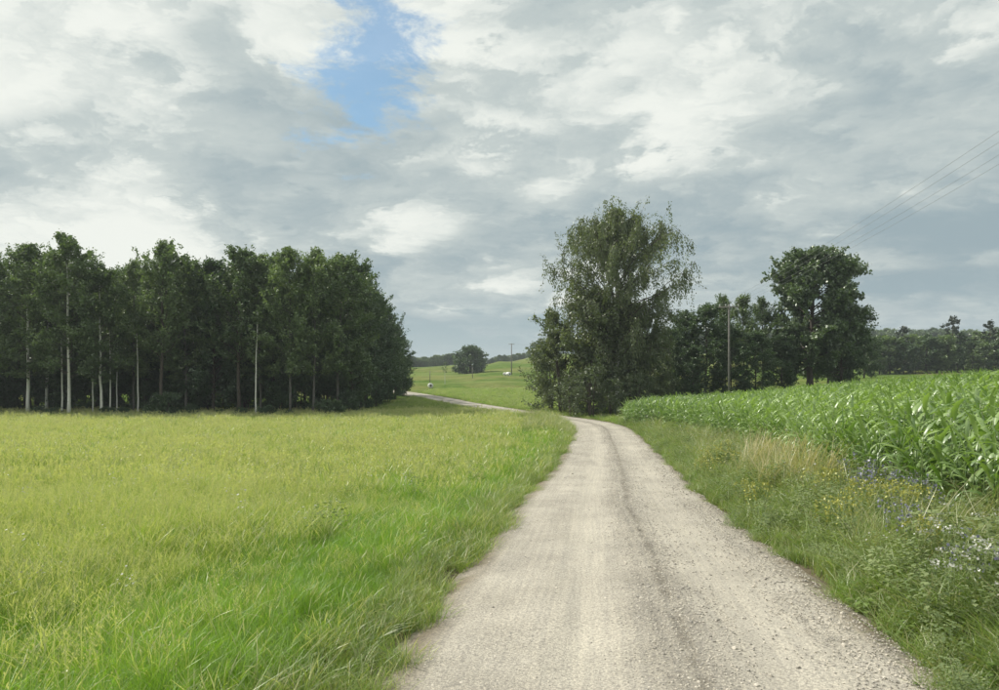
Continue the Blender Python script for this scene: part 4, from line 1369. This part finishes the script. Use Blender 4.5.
flowers(YEL, [(712, 450), (722, 452), (704, 454), (717, 447), (708, 458), (728, 448), (734, 456), (700, 460), (716, 462), (745, 480), (760, 492), (830, 498), (822, 478), (838, 472), (862, 486), (880, 484), (895, 490), (905, 486), (852, 492), (912, 496), (924, 520), (846, 505)],
        'yellow_flower', 'wild plant with small yellow flower heads on the verge by the maize', 'flower', 'yellow wildflowers on the verge', 0.72)
flowers(WHT, [(957, 512), (986, 515), (940, 540), (960, 556), (978, 560), (950, 575), (930, 528), (938, 516), (995, 548), (988, 572)],
        'white_flower', 'wild plant with small flat white flower heads on the verge', 'flower', 'white wildflowers on the verge', 0.66)
flowers(BLU, [(855, 470), (865, 474), (878, 472), (888, 478), (900, 476), (910, 480), (925, 482), (862, 478), (884, 468), (898, 505), (905, 510), (936, 490), (976, 534), (968, 545), (872, 466), (916, 474)],
        'blue_flower', 'wild plant with pale violet-blue flowers on the verge by the maize', 'flower', 'blue wildflowers on the verge', 0.72)

# pale dry grass patch leaning right in front of the maize
PALE = []
for i in range(3):
    V, Q, A, Hd = blades(60, 0.24, 1.15, 0.008, 0.42, 760 + i, head=0.6, head_w=0.012)
    V[:, 0] += 0.22 * np.maximum(V[:, 2], 0) ** 1.5
    PALE.append(mesh_np('pale_grass_tuft', V, Q, M['grass_dry'], attrs={'rnd': A, 'head': Hd}))
for j, (px, py) in enumerate(((756, 446), (768, 440), (776, 446), (786, 442), (794, 450), (804, 446), (780, 456), (765, 455), (812, 452), (745, 452), (760, 438), (772, 450), (790, 434), (798, 440), (808, 438), (784, 448), (816, 444), (750, 444), (778, 434), (768, 460), (792, 458), (820, 456))):
    x, y = verge_at(px, py, 0.9)
    o = obj('pale_grass_tuft', PALE[j % 3], None, (x, y, gz(x, y)), (0, 0, random.gauss(0, 0.4)), (1.15, 1.15, random.uniform(1.0, 1.3)))
    props(o, 'tuft of tall pale dry grass leaning right in front of the maize', 'grass', 'tall pale grass tufts by the maize')

# long arching tufts at the near right edge of the road
ARCH = []
for i in range(3):
    V, Q, A, Hd = blades(70, 0.12, 0.85, 0.013, 1.2, 780 + i, segs=5)
    ARCH.append(mesh_np('arching_grass_tuft', V, Q, M['grass_verge'], attrs={'rnd': A, 'head': Hd}))
for j, (x_off, y_) in enumerate(((0.75, 4.6), (1.5, 4.9), (1.9, 5.9), (2.2, 7.0), (1.4, 8.2), (2.0, 8.8), (1.2, 10.6), (1.8, 11.6), (0.8, 12.0), (1.4, 13.6), (0.7, 14.6), (1.0, 18.4), (0.55, 5.2), (0.8, 5.9), (0.5, 6.6), (1.3, 5.6), (0.6, 7.6), (1.1, 7.1), (0.45, 8.8), (0.5, 10.4), (0.4, 13.0), (0.5, 16.5), (1.5, 6.6), (0.9, 9.4))):
    xx = float(road_x(y_)) + HALF + x_off
    o = obj('arching_grass_tuft', ARCH[j % 3], None, (xx, y_, gz(xx, y_)), (0, 0, random.uniform(0, 6.28)), (1, 1, random.uniform(0.85, 1.1)))
    props(o, 'lush tuft of long arching grass at the right edge of the road', 'grass', 'arching grass tufts by the road')


# ------------------------------------------------------------------ power line
def utility_pole(x, y, H, r, label, mat, arm_rz):
    e = bpy.data.objects.new('utility_pole', None); ROOT.objects.link(e)
    e.location = (x, y, gz(x, y)); props(e, label, 'pole', 'poles of the power line')
    V, Q = tube([(0, 0, -0.3), (0, 0, H * 0.5), (0, 0, H)], [r * 1.15, r, r * 0.8], 10)
    obj('pole', mesh_np('pole', V, Q, mat, smooth=True), e)
    V, Q = box((0, 0, H - 0.25), (1.75, 0.09, 0.11), arm_rz)
    arm = obj('crossarm', mesh_np('crossarm', V, Q, M['pole_wood']), e)
    tops = []
    for k in (-0.78, -0.30, 0.30, 0.78):
        ox, oy = k * math.cos(arm_rz), k * math.sin(arm_rz)
        V, Q = tube([(ox, oy, H - 0.195), (ox, oy, H - 0.12), (ox, oy, H - 0.06), (ox, oy, H)], [0.02, 0.045, 0.055, 0.03], 8)
        obj('insulator', mesh_np('insulator', V, Q, M['porcelain'], smooth=True), arm)
        tops.append(np.array([x + ox, y + oy, e.location.z + H]))
    return tops


ax, ay = at(729, 62)
tA = utility_pole(ax, ay, 9.5, 0.085, 'grey utility pole with crossarm standing behind the maize in front of the dark trees', M['concrete'], -0.06)
tB = utility_pole(12.9, 4.5, 9.6, 0.125, 'utility pole at the near end of the wires, out of frame on the right', M['concrete'], -0.08)
cx, cy = at(511.5, 212)
tC = utility_pole(cx, cy, 9.2, 0.15, 'lone dark utility pole on the far slope in the middle', M['pole_wood'], -0.1)


def wire(a, b, sag, label, group):
    t = np.linspace(0, 1, 25)[:, None]
    p = a + (b - a) * t
    p[:, 2] -= sag * 4 * (t * (1 - t))[:, 0]
    V, Q = tube(p, np.full(25, 0.005), 5, cap=False)
    o = obj('power_line_wire', mesh_np('power_line_wire', V, Q, M['wire'], smooth=True))
    props(o, label, 'wire', group)


names = ['lowest', 'second lowest', 'second highest', 'highest']
for k in range(4):
    wire(tA[k], tB[k], 0.55, f'{names[3 - k]} of the thin wires crossing the sky at the right', 'power line wires over the maize')
    wire(tA[k], tC[k], 1.6, 'thin wire running back behind the trees to the far pole', 'power line wires to the far slope')

# ------------------------------------------------------------------ small things on the far slope
def bale(px, d, R, label, rz):
    x, y = at(px, d)
    e = bpy.data.objects.new('wrapped_bale', None); ROOT.objects.link(e)
    e.location = (x, y, gz(x, y) + R * 0.95); e.rotation_euler = (0, 0, rz)
    props(e, label, 'bale', 'bales on the far slope')
    w = R * 0.9
    V, Q = tube([(0, -w, 0), (0, -w * 0.9, 0), (0, w * 0.9, 0), (0, w, 0)], [R * 0.93, R, R, R * 0.93], 18)
    obj('wrapping', mesh_np('wrapping', V, Q, M['wrap'], smooth=True), e)
    V, Q = tube([(0, -w - 0.03, 0), (0, -w + 0.02, 0)], [R * 0.45, R * 0.5], 14)
    obj('end_opening', mesh_np('end_opening', V, Q, M['wrap_dark']), e)


bale(430.5, 158, 0.55, 'small round white bale with dark middle on the slope above the far road', 0.2)
bale(508.5, 206, 0.55, 'pale bale beside the lone pole on the far slope', 0.9)
bale(505, 207, 0.45, 'smaller pale bale left of the one by the lone pole', -0.6)
for px, d, lab in ((430, 182, 'thin wooden post on the far slope above the white bale'), (472.5, 200, 'thin wooden post on the far slope below the dome-shaped tree')):
    x, y = at(px, d)
    V, Q = tube([(0, 0, -0.3), (0, 0, 1.6), (0.02, 0, 3.0)], [0.10, 0.09, 0.08], 8)
    o = obj('wooden_post', mesh_np('wooden_post', V, Q, M['pole_wood'], smooth=True), None, (x, y, gz(x, y)))
    props(o, lab, 'post', 'posts on the far slope')


# ------------------------------------------------------------------ air
def haze():
    m, T = new_mat('haze_air')
    v = T.add('ShaderNodeVolumePrincipled')
    v.inputs['Color'].default_value = (0.80, 0.88, 0.95, 1)
    v.inputs['Density'].default_value = HAZE
    v.inputs['Anisotropy'].default_value = 0.2
    out = T.add('ShaderNodeOutputMaterial'); T.t.links.new(v.outputs[0], out.inputs['Volume'])
    V, Q = box((0, 750, 40), (3500, 2600, 0))
    V[:4, 2] = -12; V[4:, 2] = 36
    o = obj('haze', mesh_np('haze', V, Q, m))
    props(o, 'thin summer haze over the fields', kind='stuff')


HAZE = 0.00034
if HAZE: haze()
